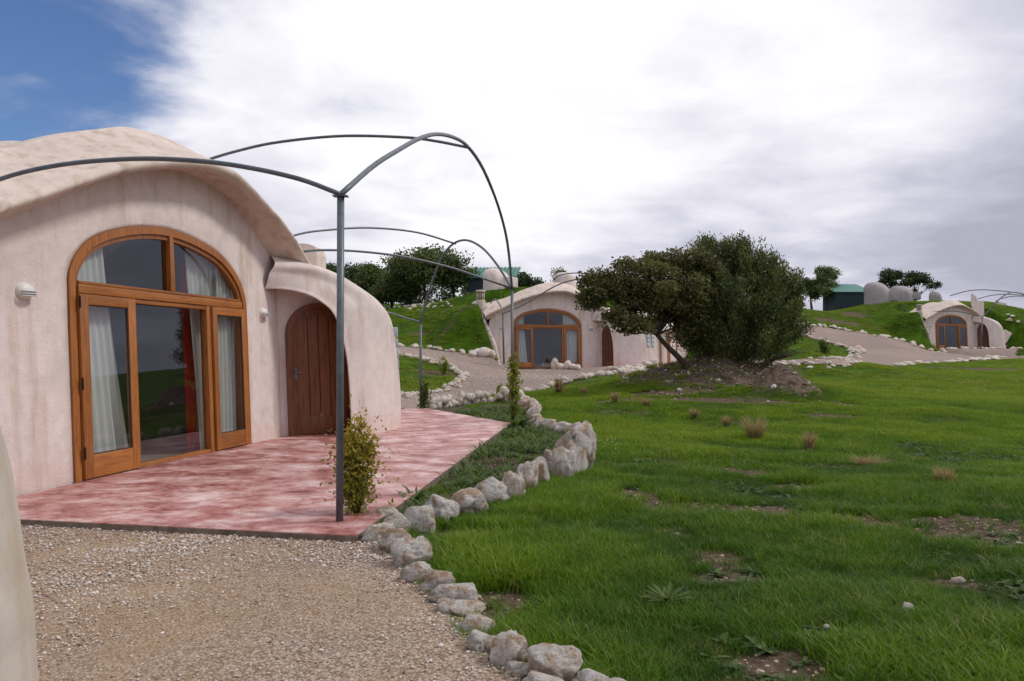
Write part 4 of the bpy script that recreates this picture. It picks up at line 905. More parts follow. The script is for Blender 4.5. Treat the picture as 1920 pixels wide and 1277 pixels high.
# ------------------------------------------------------------------ earth mound under the bush
MC = hit(1400, 742); 
def mound_h(x, y):
    s = np.zeros(np.shape(x))
    for px, py_, d, rx, ry, hh in ((1345, 0, 25.6, 2.2, 1.9, 1.15), (1260, 0, 25.8, 1.7, 1.4, .75), (1200, 0, 26.2, 1.5, 1.2, .28), (1410, 0, 25.2, 1.9, 1.7, .85), (1465, 0, 23.6, 1.05, 1.0, .85), (1490, 0, 22.8, .75, .7, .35), (1420, 0, 24, 1.2, 1.1, .45)):
        cx_ = (px-CX)/F*d; q = ((x-cx_)/rx)**2+((y-d)/ry)**2; s = np.maximum(s, hh*np.exp(-q*1.15))
    return s
def mound():
    xs = np.arange(2.4, 11, .07); ys = np.arange(20, 31, .07); X, Y = np.meshgrid(xs, ys); Hm = mound_h(X, Y)
    Z = hbase(X, Y)+Hm*(1+.16*fbm(X, Y, 3, 4, 44))+fbm(X, Y, 6, 4, 45)*.05*np.minimum(1, Hm*4)-.06
    idx = np.arange(X.size).reshape(X.shape); q = np.stack([idx[:-1, :-1], idx[:-1, 1:], idx[1:, 1:], idx[1:, :-1]], -1).reshape(-1, 4)
    q = q[(Hm[:-1, :-1] > .05).ravel()]; used = np.unique(q); mp_ = np.zeros(X.size, int); mp_[used] = np.arange(len(used))
    link('earth_mound', mesh('earth_mound', np.stack([X.ravel()[used], Y.ravel()[used], Z.ravel()[used]], -1), mp_[q], M_dirt), kind='structure', label='heap of brown stony earth under the round bush')
mound()
def hm(x, y): return float(hbase(x, y)+mound_h(np.array(x), np.array(y)))
explicit('row of grey and brown rocks along the left foot of the earth heap', [(1178, 703, 34, 18), (1205, 708, 52, 20), (1235, 714, 34, 16), (1251, 714, 18, 10), (1270, 716, 30, 14), (1292, 717, 22, 12), (1313, 719, 22, 14), (1332, 722, 16, 9), (1350, 729, 16, 10), (1361, 730, 14, 8)], ROCKB[:2]+ROCK3[:3])

# ------------------------------------------------------------------ instanced small stuff
HID = {}
def cloud_points(name, P, rot, scl, idx, tint, protos, kind='stuff', label='', tilt=None):
    n = len(P)
    c = bpy.data.collections.new('proto_'+name)
    for k, me in enumerate(protos):
        o = bpy.data.objects.new('%s_%02d' % (name, k), me); c.objects.link(o)
    me = bpy.data.meshes.new(name); me.vertices.add(n); me.vertices.foreach_set('co', np.asarray(P, np.float32).ravel())
    for k, v in (('rot', rot), ('scl', scl), ('tint', tint)):
        a = me.attributes.new(k, 'FLOAT', 'POINT'); a.data.foreach_set('value', np.asarray(v, np.float32))
    a = me.attributes.new('pick', 'INT', 'POINT'); a.data.foreach_set('value', np.asarray(idx, np.int32))
    o = link(name, me, kind=kind, label=label)
    ng = bpy.data.node_groups.new('scatter_'+name, 'GeometryNodeTree')
    ng.interface.new_socket('Geometry', in_out='INPUT', socket_type='NodeSocketGeometry'); ng.interface.new_socket('Geometry', in_out='OUTPUT', socket_type='NodeSocketGeometry')
    gi = ng.nodes.new('NodeGroupInput'); go = ng.nodes.new('NodeGroupOutput'); ip = ng.nodes.new('GeometryNodeInstanceOnPoints'); ci = ng.nodes.new('GeometryNodeCollectionInfo')
    ci.inputs['Collection'].default_value = c; ci.inputs['Separate Children'].default_value = True; ci.inputs['Reset Children'].default_value = True
    def na(nm, typ):
        q = ng.nodes.new('GeometryNodeInputNamedAttribute'); q.data_type = typ; q.inputs['Name'].default_value = nm; return q.outputs['Attribute']
    cx_ = ng.nodes.new('ShaderNodeCombineXYZ'); ng.links.new(na('rot', 'FLOAT'), cx_.inputs[2])
    ng.links.new(gi.outputs[0], ip.inputs['Points']); ng.links.new(ci.outputs[0], ip.inputs['Instance']); ip.inputs['Pick Instance'].default_value = True
    ng.links.new(na('pick', 'INT'), ip.inputs['Instance Index']); ng.links.new(cx_.outputs[0], ip.inputs['Rotation']); ng.links.new(na('scl', 'FLOAT'), ip.inputs['Scale'])
    ng.links.new(ip.outputs[0], go.inputs[0])
    md = o.modifiers.new('scatter', 'NODES'); md.node_group = ng
    return o
def blade_tuft(seed, n, rad, hmin, hmax, wid, m, lean=.5, seg=3):
    r_ = np.random.default_rng(seed); V = []; Fc = []; hg = []
    for i in range(n):
        a = r_.uniform(0, 6.28); q = rad*math.sqrt(r_.uniform()); x, y = q*math.cos(a), q*math.sin(a); H_ = r_.uniform(hmin, hmax); da = r_.uniform(0, 6.28); ln = lean*H_*r_.uniform(.2, 1.2); fa = da+math.pi/2+r_.uniform(-.5, .5)
        w = wid*r_.uniform(.7, 1.3); b0 = len(V)
        for s in range(seg+1):
            f = s/seg; cx_ = x+math.cos(da)*ln*f*f; cy_ = y+math.sin(da)*ln*f*f; cz = H_*(f-.18*f*f*min(1.4, ln/H_*2)); ww = w*(1-f)**.7/2
            if s < seg:
                V += [(cx_-math.cos(fa)*ww, cy_-math.sin(fa)*ww, cz), (cx_+math.cos(fa)*ww, cy_+math.sin(fa)*ww, cz)]; hg += [f, f]
            else: V.append((cx_, cy_, cz)); hg.append(f)
        for s in range(seg-1): Fc.append((b0+2*s, b0+2*s+1, b0+2*s+3, b0+2*s+2))
        Fc.append((b0+2*(seg-1), b0+2*(seg-1)+1, b0+2*seg))
    return mesh('tuft', V, Fc, m, True, {'hgt': hg, 'tint': r_.uniform(0, 1, len(V))})
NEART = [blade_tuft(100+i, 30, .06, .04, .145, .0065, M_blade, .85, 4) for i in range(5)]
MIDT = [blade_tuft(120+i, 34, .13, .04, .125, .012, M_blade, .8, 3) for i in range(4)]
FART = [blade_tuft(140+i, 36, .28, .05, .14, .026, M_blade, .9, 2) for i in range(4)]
excl_near = YARD
def outside(x, y):
    k = ~(inpoly(x, y, YARD) | inpoly(x, y, PATIO1) | inpoly(x, y, ROAD2) | inpoly(x, y, ROAD3))
    for Hh, e in ((H1, -3), (H2, 0), (H3, 0)):
        u, v = Hh.loc(x, y); k &= ~((u > -.95) & (u < 10) & (v > -4.6) & (v < .1))
        k &= ~((u > -1.9) & (u < -.9) & (v > -4.6) & (v < .25) & (Hh is H1))
        if Hh is not H1: k &= ~((u > 3.3) & (u < 10) & (v > 0) & (v < 2.3))
    return k
def scatter_grass():
    Ps = []; 
    def zone(y0, y1, n, protos, base, s0, s1, hts, seed, nm, lab):
        r_ = np.random.default_rng(seed); y = np.sqrt(r_.uniform(y0*y0, y1*y1, n)); x = r_.uniform(-.70, .70, n)*y
        k = outside(x, y) & (x > -8); 
        if y0 < 20: k &= ~((x < -1.2) & (y < 22))
        inb = inpoly(x, y, BED); dn = 1-bare(x, y)*.97; dn = np.where(inb, .22, dn); pat = fbm(x, y, 1.9, 3, 61); dn *= np.clip(.80+.5*pat, .25, 1); k &= r_.uniform(size=n) < dn
        u_, m_ = x, mound_h(x, y); k &= r_.uniform(size=n) > sstep(.05, .25, m_)*.94
        x, y = x[k], y[k]; z = hbase(x, y)+hnoise(x, y)+mound_h(x, y)-.02
        z = np.where(inpoly(x, y, BED), hbase(x, y)+.0, z)
        big = fbm(x, y, .55, 3, 71); sm = fbm(x, y, 2.6, 3, 72)
        sc_ = r_.uniform(s0, s1, len(x))*np.clip(1+.35*big+.35*sm, .5, 1.5)*np.where(inpoly(x, y, BED), .6, 1)
        tn = np.clip(hts+.06+.30*big+.22*sm+r_.normal(0, .13, len(x))+.12*sstep(6, 16, y)+.36*sstep(14, 34, y)-.35*sstep(40, 50, y)*np.where(x < 5, 1, .1), 0, 1)*.80
        tn = np.where(r_.uniform(size=len(x)) < .035, r_.uniform(.86, 1, len(x)), tn)
        cloud_points(nm, np.stack([x, y, z], -1), r_.uniform(0, 6.28, len(x)), sc_, r_.integers(0, len(protos), len(x)), tn, protos, label=lab)
        return len(x)
    a = zone(2.6, 10.5, 84000, NEART, 0, .75, 1.25, .36, 5, 'lawn_grass', 'long green grass in the foreground meadow')
    b = zone(10.3, 27, 125000, MIDT, 0, .7, 1.15, .42, 6, 'meadow_grass', 'green grass across the middle of the meadow')
    c = zone(26.5, 92, 150000, FART, 0, .6, 1.1, .38, 7, 'bank_grass', 'green grass on the far meadow and turf banks')
    print('tufts', a, b, c)
scatter_grass()
# pebbles
PEB = [rock_mesh(200+i, 1, 1, random.uniform(.7, 1), random.uniform(.5, .8), .4, M_peb) for i in range(8)]
for me in PEB: me.polygons.foreach_set('use_smooth', [False]*len(me.polygons))
def pebbles():
    r_ = np.random.default_rng(17); n = 95000; y = r_.uniform(3.0, 7.6, n)**1.0; x = r_.uniform(-.68, .12, n)*y
    k = inpoly(x, y, YARD); cl = fbm(x, y, 2.0, 4, 81)+np.clip((y-5.4)*.5, -.5, 1)+np.clip(x*.5+.1, -.3, .5); k &= r_.uniform(size=n) < np.clip(.42+.5*cl, .10, 1)
    x, y = x[k], y[k]; sz = np.exp(r_.normal(-5.15, .42, len(x)))*np.clip(1+.30*cl[k], .7, 1.5)
    big = r_.uniform(size=len(x)) < .004; sz = np.where(big, sz*2.2, sz); sz = np.clip(sz, .003, .022)
    cloud_points('gravel_pebbles', np.stack([x, y, hbase(x, y)+sz*.35+.047], -1), r_.uniform(0, 6.28, len(x)), sz, r_.integers(0, 8, len(x)), r_.uniform(0, 1, len(x))**.9, PEB, label='loose pale pebbles on the gravel yard')
    # rubble over the earth heap and bare patches
    n = 9000; x = r_.uniform(2.6, 10.5, n); y = r_.uniform(20.5, 28, n); m_ = mound_h(x, y); k = (r_.uniform(size=n) < np.clip(m_*1.5, 0, .6)+.10*bare(x, y)) & outside(x, y)
    x, y = x[k], y[k]; sz = np.exp(r_.normal(-3.85, .5, len(x)))
    cloud_points('earth_rubble', np.stack([x, y, hbase(x, y)+mound_h(x, y)*(1+.16*fbm(x, y, 3, 4, 44))-.03], -1), r_.uniform(0, 6.28, len(x)), sz, r_.integers(0, 8, len(x)), r_.uniform(0, 1, len(x))**2.2*.8, PEB, label='stones and clods lying over the earth heap')
    n = 60000; y = r_.uniform(3, 22, n); x = r_.uniform(-.2, .7, n)*y; k = outside(x, y) & (r_.uniform(size=n) < bare(x, y)*.35)
    x, y = x[k], y[k]; sz = np.exp(r_.normal(-4.7, .5, len(x))); cloud_points('soil_clods', np.stack([x, y, hbase(x, y)+hnoise(x, y)+.003], -1), r_.uniform(0, 6.28, len(x)), sz, r_.integers(0, 8, len(x)), r_.uniform(0, .5, len(x)), PEB, label='small clods and stones on bare meadow patches')
    n = 26000; y = np.sqrt(r_.uniform(18**2, 60**2, n)); x = r_.uniform(-.2, .1, n)*y; k = inpoly(x, y, ROAD2); x, y = x[k], y[k]; sz = np.exp(r_.normal(-4.1, .4, len(x)))
    cloud_points('path_pebbles', np.stack([x, y, hbase(x, y)+.035], -1), r_.uniform(0, 6.28, len(x)), sz, r_.integers(0, 8, len(x)), r_.uniform(.2, .9, len(x)), PEB, label='gravel stones on the curving path')
pebbles()
# weeds in the bed and in the grass
def weed_mesh(seed, n, L0, L1, w, m=M_weed, up=.6):
    r_ = np.random.default_rng(seed); V = []; Fc = []; tn = []
    for i in range(n):
        a = r_.uniform(0, 6.28); Ln = r_.uniform(L0, L1); e = r_.uniform(.15, 1.2)*up; b0 = len(V); t_ = r_.uniform(0, 1); ww = w*r_.uniform(.7, 1.3)
        for s, (f, k) in enumerate(((0, .25), (.35, 1), (.7, .8), (1, 0))):
            rr = Ln*f*math.cos(e*(1-.5*f)); z = Ln*(math.sin(e)*f-.25*f*f); c = (rr*math.cos(a), rr*math.sin(a), z+.005); px_ = (-math.sin(a)*ww*k/2, math.cos(a)*ww*k/2, 0)
            V += [(c[0]-px_[0], c[1]-px_[1], c[2]), (c[0]+px_[0], c[1]+px_[1], c[2])]; tn += [t_, t_]
        for s in range(3): Fc.append((b0+2*s, b0+2*s+1, b0+2*s+3, b0+2*s+2))
    return mesh('weed', V, Fc, m, True, {'tint': tn})
WEEDS = [weed_mesh(300+i, 16, .05, .12, .03) for i in range(3)]+[weed_mesh(310+i, 22, .10, .24, .016, up=.9) for i in range(3)]
def weeds():
    r_ = np.random.default_rng(23); n = 5200; x = r_.uniform(-1.4, 1.6, n); y = r_.uniform(6.5, 20.5, n); k = inpoly(x, y, BED) & (fbm(x, y, 2.2, 3, 91)+r_.normal(0, .3, n) > -.25); x, y = x[k], y[k]
    cloud_points('bed_weeds', np.stack([x, y, hbase(x, y)+.01], -1), r_.uniform(0, 6.28, len(x)), r_.uniform(.5, 1.25, len(x)), r_.integers(0, 6, len(x)), r_.uniform(0, 1, len(x)), WEEDS, label='low weeds growing in the planting bed')
    n = 2600; y = np.sqrt(r_.uniform(3**2, 14**2, n)); x = r_.uniform(-.1, .68, n)*y; k = outside(x, y) & ~inpoly(x, y, BED) & (x > .2) & (fbm(x, y, 1.2, 3, 95) > .1); x, y = x[k], y[k]
    cloud_points('meadow_weeds', np.stack([x, y, hbase(x, y)+hnoise(x, y)+.01], -1), r_.uniform(0, 6.28, len(x)), r_.uniform(.5, 1.1, len(x)), r_.integers(0, 3, len(x)), r_.uniform(0, 1, len(x)), WEEDS, label='leafy weeds among the meadow grass')
weeds()

# dry tufts in the meadow: each a thing
DT = [('largest bushy dry grass tuft in the meadow, before the earth heap', 1415, 824, 62, 52), ('dry grass tuft right of the largest one', 1518, 842, 34, 40), ('low sprawling dry grass tuft bent to the left', 1632, 880, 80, 32), ('dark dry grass tuft at the right side of the meadow', 1770, 913, 46, 44),
      ('small dry grass tuft just left of the largest one', 1362, 800, 26, 24), ('small dry grass tuft below the earth heap left end', 1302, 783, 26, 20), ('faint dry grass tuft in front of the brown rocks', 1212, 762, 22, 18), ('small dry grass tuft nearest the grey rock row', 1153, 755, 22, 24), ('tiny dry grass tuft right of the straw plant', 1093, 742, 18, 20)]
for i, (lab, px, py, w, h_) in enumerate(DT):
    p = hit(px, py); d = p.y; ww = w/F*d; hh = h_/F*d
    r_ = np.random.default_rng(400+i); V = []; Fc = []; tn = []; nb = 420 if w > 40 else 240
    for k in range(nb):
        a = r_.uniform(0, 6.28); q = ww*.20*math.sqrt(r_.uniform()); H_ = hh*r_.uniform(.45, 1.15); da = a+r_.normal(0, .7); ln = ww*.42*r_.uniform(.2, 1.1)
        if i == 2: da = r_.choice([3.3, 0.2], p=[.6, .4])+r_.normal(0, .5); ln *= 1.2
        x, y = q*math.cos(a), q*math.sin(a); fa = r_.uniform(0, 6.28); wd = max(.006, d*.00055); b0 = len(V); t_ = r_.uniform(0, 1)
        for f, kk in ((0, 1), (.4, .9), (.75, .6), (1, .15)):
            c = (x+math.cos(da)*ln*f**1.6, y+math.sin(da)*ln*f**1.6, H_*(f-.22*f*f)); V += [(c[0]-math.cos(fa)*wd*kk/2, c[1]-math.sin(fa)*wd*kk/2, c[2]), (c[0]+math.cos(fa)*wd*kk/2, c[1]+math.sin(fa)*wd*kk/2, c[2])]; tn += [t_*(.4+.6*f)]*2
        for s in range(3): Fc.append((b0+2*s, b0+2*s+1, b0+2*s+3, b0+2*s+2))
    link('dry_grass_tuft', mesh('dry_grass_tuft', V, Fc, M_dry, True, {'tint': tn}), None, (p.x, p.y, p.z), label=lab, category='grass tuft', group='dry grass tufts in the meadow')

# ------------------------------------------------------------------ leaves and trees
def leaves_mesh(name, C, size, m, seed, aspect=1.7, tint=None, updir=None):
    r_ = np.random.default_rng(seed); n = len(C); a = r_.normal(size=(n, 3)); 
    if updir is not None: a = a*.6+updir
    a /= np.linalg.norm(a, axis=1)[:, None]; b = r_.normal(size=(n, 3)); b -= (b*a).sum(1)[:, None]*a; b /= np.linalg.norm(b, axis=1)[:, None]
    s = (size*r_.uniform(.6, 1.3, n))[:, None]; c = np.cross(a, b)*s*.12
    V = np.stack([C-a*s*aspect/2, C+b*s/2+c, C+a*s*aspect/2, C-b*s/2+c], 1).reshape(-1, 3); Fq = np.arange(4*n).reshape(n, 4)
    t_ = np.repeat(tint if tint is not None else r_.uniform(0, 1, n), 4)
    return mesh(name, V, Fq, m, False, {'tint': t_})
def clump_cloud(blobs, per, clumps, cr, seed, radial=None, elong=1.0, shell=.35):
    """blobs: (centre, radii). Leaves sit in small clumps spread through each blob."""
    r_ = np.random.default_rng(seed); out = []; tn = []; cc = []
    for (c, rad), nc in zip(blobs, clumps):
        c = np.array(c); rad = np.array(rad)
        for k in range(nc):
            v = r_.normal(size=3); v /= np.linalg.norm(v); q = c+v*rad*(shell+(1-shell)*r_.uniform()**.5)*r_.uniform(.85, 1.12)
            n = int(per*r_.uniform(.5, 1.4)); rr = cr*r_.uniform(.6, 1.3); p = np.clip(r_.normal(size=(n, 3)), -1.7, 1.7)*rr*.55*np.array([1, 1, .72])
            if elong != 1.0:
                dr = q-radial; dr /= np.linalg.norm(dr); p = np.clip(r_.normal(size=(n, 3)), -1.5, 1.5)*rr*.46+dr[None]*(np.clip(r_.normal(size=n), -1.3, 1.3)*rr*.5*elong)[:, None]
            out.append(q+p); base = r_.uniform(0, .55); tn.append(np.clip(base+r_.uniform(-.15, .45, n)**1.0, 0, 1)); cc.append(q)
    return np.concatenate(out), np.concatenate(tn), cc
def branches(base, targets, r0, seed, name, parent, mid=.5, droop=.0, fan=None, n1=8):
    r_ = random.Random(seed); base = Vector(base)
    for i, t_ in enumerate(targets):
        t_ = Vector(t_); L_ = (t_-base).length; P = []
        b0 = base+Vector((r_.gauss(0, .3*r0), r_.gauss(0, .3*r0), 0))
        for k in range(n1):
            f = k/(n1-1); p = b0.lerp(t_, f); p.z += math.sin(f*math.pi)*L_*droop; p += Vector((r_.gauss(0, 1), r_.gauss(0, 1), r_.gauss(0, .6)))*L_*.018*math.sin(f*math.pi); P.append(p)
        yield P, [max(.008, r0*(1-.88*(k/(n1-1)))) for k in range(n1)]
def tree(name, label, cat, base, blobs, per, clumps, cr, leaf, m, seed, trunk_r, fork=None, group=None, trunks=None, radial=None, elong=1.0, updir=None, aspect=1.7, twigs=2, shell=.35, lname='crown'):
    t = thing(name, label, cat, base, 0, group); b0 = Vector(base)
    C, tn, cc = clump_cloud(blobs, per, clumps, cr, seed, radial, elong, shell)
    if updir is not None: 
        up = C-np.array(radial); up /= np.linalg.norm(up, axis=1)[:, None]; up = up*1.2
    else: up = None
    link(lname, leaves_mesh(lname, C-np.array(base), leaf, m, seed+1, aspect, tn, up), t)
    tb = MB(); fk = Vector(fork) if fork is not None else None
    start = Vector(base)-Vector((0, 0, .15))
    if fk is not None:
        P = smoothpath([start, start.lerp(fk, .35)+Vector((.03, 0, .02)), start.lerp(fk, .7), fk], 8); tb.tube([Vector(p)-b0 for p in P], [trunk_r*(1.25-.5*k/7) for k in range(8)], 9)
    src = fk if fk is not None else start; br = MB(); rr = random.Random(seed)
    for (c, rad) in blobs:
        for P, rs in branches(src, [Vector(c)], trunk_r*(.55 if fk is not None else 1.0), rr.random()*1000, '', t, droop=.03): (br if fk is not None else tb).tube([p-b0 for p in P], rs, 7)
    for q in cc[::max(1, int(len(cc)/(len(blobs)*twigs+1)))]:
        q = Vector(q); j = min(range(len(blobs)), key=lambda i: (Vector(blobs[i][0])-q).length); c = Vector(blobs[j][0]); s_ = src.lerp(c, rr.uniform(.45, .9))
        for P, rs in branches(s_, [q], trunk_r*.16, rr.random()*1000, '', t, n1=5): br.tube([p-b0 for p in P], rs, 5)
    tb.build('trunk', M_bark, t, smooth=True)
    if br.f: br.build('branches', M_bark, t, smooth=True)
    return t
# leaning oak (left, 24 m away)
def B(px, py, d, rx, rz, ry=None): c = at(px, py, d); return ((c.x, c.y, c.z), (rx/F*d, (ry or rx)/F*d, rz/F*d))
ob = [B(1130, 548, 24.2, 42, 36), B(1190, 512, 24.6, 55, 34), B(1245, 495, 25.4, 52, 28), B(1290, 520, 25.6, 50, 40), B(1215, 560, 24.5, 60, 40), B(1160, 590, 24.0, 34, 16), B(1190, 612, 23.8, 40, 16), B(1272, 580, 25, 48, 36), B(1120, 522, 24.4, 26, 14), B(1290, 610, 24.8, 30, 30), B(1255, 545, 24.2, 60, 40), B(1150, 527, 24.8, 30, 20), B(1300, 560, 24.6, 40, 44), B(1310, 490, 25.2, 34, 26), B(1105, 560, 24.4, 22, 16)]
tb0 = hit(1290, 704, 20, 28); 
tbz = (at(1293, 0, 25.0).x, 25.0); obase = (tbz[0], tbz[1], hm(*tbz)-.1)
tree('oak_tree', 'dark oak with a bare trunk leaning left across the middle house', 'tree', obase, ob, 150, [26, 34, 30, 34, 44, 12, 16, 30, 8, 16, 36, 12, 26, 18, 8], .27, .062, M_oak, 501, .085, fork=tuple(at(1232, 628, 24.6)), aspect=1.5, twigs=5, shell=.15)
# dense upright bush (right)
jb0 = (at(1385, 0, 25.4).x, 25.4); jbase = (jb0[0], jb0[1], hm(*jb0)-.15)
jb = [B(1320, 490, 25.6, 26, 34), B(1362, 480, 25.6, 30, 26), B(1375, 520, 25.2, 48, 46), B(1425, 505, 25.4, 34, 36), B(1462, 530, 25.4, 32, 36), B(1487, 570, 25.4, 18, 34), B(1330, 560, 25, 46, 50), B(1385, 580, 24.8, 54, 46), B(1440, 575, 24.9, 46, 48), B(1478, 610, 25.2, 26, 36), B(1350, 625, 25, 44, 34), B(1405, 635, 24.8, 52, 34), B(1450, 645, 25.2, 34, 26), B(1330, 468, 25.8, 18, 10), B(1395, 474, 25.6, 16, 16), B(1300, 640, 25.4, 24, 24), B(1450, 500, 25.6, 16, 14), B(1310, 600, 26.2, 36, 50)]
tree('juniper_bush', 'large round dark green bush on the earth heap', 'bush', jbase, jb, 250, [20, 18, 36, 22, 20, 15, 34, 38, 34, 18, 22, 24, 12, 6, 8, 10, 6, 20], .25, .040, M_junip, 521, .05, radial=np.array(jbase)-np.array([0, 0, 1.0]), elong=1.8, updir=1, aspect=2.6, twigs=5, shell=.2)
# spindly dead twigs right of the bush foot
tw = MB(); rr = random.Random(5); o_ = Vector((at(1425, 0, 24.6).x, 24.6, hm(at(1425, 0, 24.6).x, 24.6)))
for k in range(26):
    a = rr.uniform(-.5, .9); Ln = rr.uniform(.7, 1.9); P = [Vector((0, 0, -.05))]
    for s in range(1, 6): f = s/5; P.append(Vector((math.cos(a)*Ln*f+rr.gauss(0, .03), rr.uniform(-.3, .3)*f, Ln*.45*f*(1-.35*f)*rr.uniform(.8, 1.3)+.03)))
    tw.tube(P, [.014*(1-.15*s) for s in range(6)], 5)
_t = tw.build('fallen_branches', M_bark, None, smooth=True, loc=o_); _t['label'] = 'bare grey twigs lying at the right foot of the bush'; _t['category'] = 'branches'

def fartree(label, px, pyb, pyt, w, d, m, seed, dense=1.0, nb=8, leaf=.13, group='trees on the hill crest', name='holm_oak', trunkfrac=.35, narrow=False):
    b_ = at(px, pyb, d); r_ = random.Random(seed); H_ = (pyb-pyt)/F*d; Wd = w/F*d; blobs = []; cl = []
    for k in range(nb):
        fx = r_.uniform(-.36, .36); fz = r_.uniform(trunkfrac+.12, .90)-abs(fx)*.35; s_ = r_.uniform(.15, .24)
        blobs.append(((b_.x+fx*Wd, b_.y+r_.uniform(-.3, .3)*Wd, b_.z+fz*H_), (Wd*s_, Wd*s_, H_*s_*.62))); cl.append(int(16*dense))
    tree(name, label, 'tree', tuple(b_), blobs, 48, cl, .5 if d > 50 else .35, leaf, m, seed, .06+H_*.016, fork=(b_.x+r_.uniform(-.3, .3), b_.y, b_.z+H_*trunkfrac), group=group, aspect=1.4, twigs=2, shell=.2)
for a in (('broad dark evergreen behind the nearest house roof', 660, 590, 478, 130, 66, M_fardk, 601, 1.6, 12, .15),
          ('dense dark tree at the left end of the hillside wood', 615, 590, 492, 90, 62, M_fardk, 612, 1.8, 9, .15),
          ('low olive tree between the dark evergreen and the tallest oak', 700, 590, 500, 90, 60, M_far, 613, 1.5, 9, .13),
          ('bushy olive green tree in front of the dark evergreen', 735, 585, 484, 100, 57, M_far, 602, 2.0, 12, .13),
          ('tallest holm oak with forked trunk left of the green shed', 800, 580, 460, 140, 55, M_far, 603, 1.9, 16, .12),
          ('holm oak just left of the bright green shed', 852, 573, 490, 75, 57, M_far, 604, 1.2, 8, .12),
          ('small dark tree top peeping over the bright green roof', 895, 560, 485, 44, 70, M_fardk, 605, 1.3, 5, .14),
          ('round dark green tree right of the bright green shed', 996, 560, 492, 62, 68, M_fardk, 606, 1.7, 9, .14),
          ('small thin tree above the middle house roof', 1042, 560, 503, 48, 72, M_far, 607, .6, 6, .13),
          ('slender see-through tree right of the round bush', 1522, 584, 512, 48, 92, M_far, 608, .8, 10, .13),
          ('taller tree left of the pale green shed', 1552, 584, 497, 72, 90, M_far, 609, 1.0, 11, .14),
          ('left half of the tree pair behind the far turrets', 1677, 570, 501, 46, 98, M_fardk, 610, 1.0, 8, .15),
          ('right half of the tree pair behind the far turrets', 1718, 572, 508, 66, 98, M_fardk, 611, 1.1, 9, .15)):
    fartree(*a, trunkfrac=.3 if a[1] in (1522, 1552) else .38 if a[1] in (800, 852) else .2)
# scrub on the slope among the trees
def scrub(name, label, pts, m, seed, leaf=.12, per=60):
    P = []; T = []; r_ = np.random.default_rng(seed)
    blobs = [B(*p) for p in pts]; C, tn, cc = clump_cloud(blobs, per, [14]*len(blobs), .4, seed, shell=.1)
    o = link(name, leaves_mesh(name, C, leaf, m, seed, 1.4, tn), kind='stuff', label=label)
scrub('undergrowth', 'dark undergrowth between the hillside trees', [(640, 548, 64, 60, 30), (700, 548, 63, 50, 30), (745, 545, 64, 46, 34), (800, 550, 62, 50, 26), (850, 548, 62, 40, 26), (780, 565, 60, 50, 14), (620, 560, 62, 50, 24), (690, 572, 61, 50, 16), (760, 560, 62, 36, 22), (770, 572, 58, 20, 12), (840, 568, 60, 30, 12), (880, 565, 60, 24, 10), (720, 545, 66, 60, 22), (820, 545, 66, 60, 20), (560, 560, 62, 60, 30)], M_fardk, 701)
scrub('rough_scrub', 'brown rough scrub on the bank at the right edge', [(1912, 640, 79, 22, 26), (1900, 655, 78, 16, 16), (1935, 620, 80, 22, 22), (1930, 660, 78, 22, 14)], M_oak, 702, .10, 90)

# shrub at the first post, climbers on the other posts
def climber(name, label, base, H_, rad, n, leaf, m, seed, lean=(0, 0), stems=7, prof=None):
    t = thing(name, label, 'plant', base); r_ = np.random.default_rng(seed); S = MB(); C = []; T = []
    for s in range(stems):
        a = r_.uniform(0, 6.28); top = H_*r_.uniform(.65, 1.05); rr = rad*r_.uniform(.3, 1.1); P = []
        for k in range(9):
            f = k/8; w_ = rr*math.sin(min(1, f*1.25)*math.pi*.55)**1.0; P.append(Vector((math.cos(a)*w_+lean[0]*f+r_.normal(0, rad*.05), math.sin(a)*w_*.8+lean[1]*f+r_.normal(0, rad*.05), top*f-(0.10*top*max(0, f-.75)))))
        S.tube(P, [.008*(1-.08*k) for k in range(9)], 5)
        for k in range(int(n/stems)):
            f = r_.uniform(.12, 1)**.9; i = min(7, int(f*8)); p = P[i].lerp(P[i+1], f*8-i); q = r_.normal(size=3)*rad*(.26 if r_.uniform() < .85 else .7); C.append((p.x+q[0], p.y+q[1], p.z+q[2]*1.0)); T.append(np.clip(.25+.55*f*r_.uniform(.3, 1.3)+r_.normal(0, .15), 0, 1))
    C = np.array(C); C[:, 2] = np.maximum(C[:, 2], .02)
    link('leaves', leaves_mesh('leaves', C, leaf, m, seed, 2.4, np.array(T)), t); S.build('stem', M_bark, t, smooth=True); return t
pb = hit(664, 985); climber('climbing_shrub', 'orange-green leafy climber growing at the foot of the first pergola post', (pb.x, pb.y+.05, .03), 1.02, .17, 3700, .021, M_shrub, 801, (.03, .06), 13)
climber('vine', 'yellow-green vine tied to the second pergola post', (p2[0]+.03, p2[1]-.05, .02), 1.62, .11, 520, .05, M_ygreen, 802, (0, 0), 6)
climber('vine', 'thin vine at the foot of the third pergola post', (p3[0]+.1, p3[1]-.1, .03), .75, .13, 420, .045, M_weed, 803, (0.05, 0), 6)
climber('yellow_plant', 'straw yellow plant on the path edge past the second post', tuple(hit(1047, 742)), .55, .12, 380, .05, M_dry, 804, (0, 0), 9)
climber('young_plant', 'pale green young plant in the left grass triangle', tuple(hit(832, 702)), .75, .16, 300, .06, M_ygreen, 805, (0, 0), 7)
climber('young_plant', 'pale green young plant on the stone row beside the second post', tuple(hit(942, 748)), .42, .15, 340, .05, M_ygreen, 806, (0, 0), 8)
climber('young_plant', 'small pale plant in the far grass wedge', tuple(hit(1548, 664)), 1.2, .4, 320, .09, M_weed, 807, (0, 0), 8)
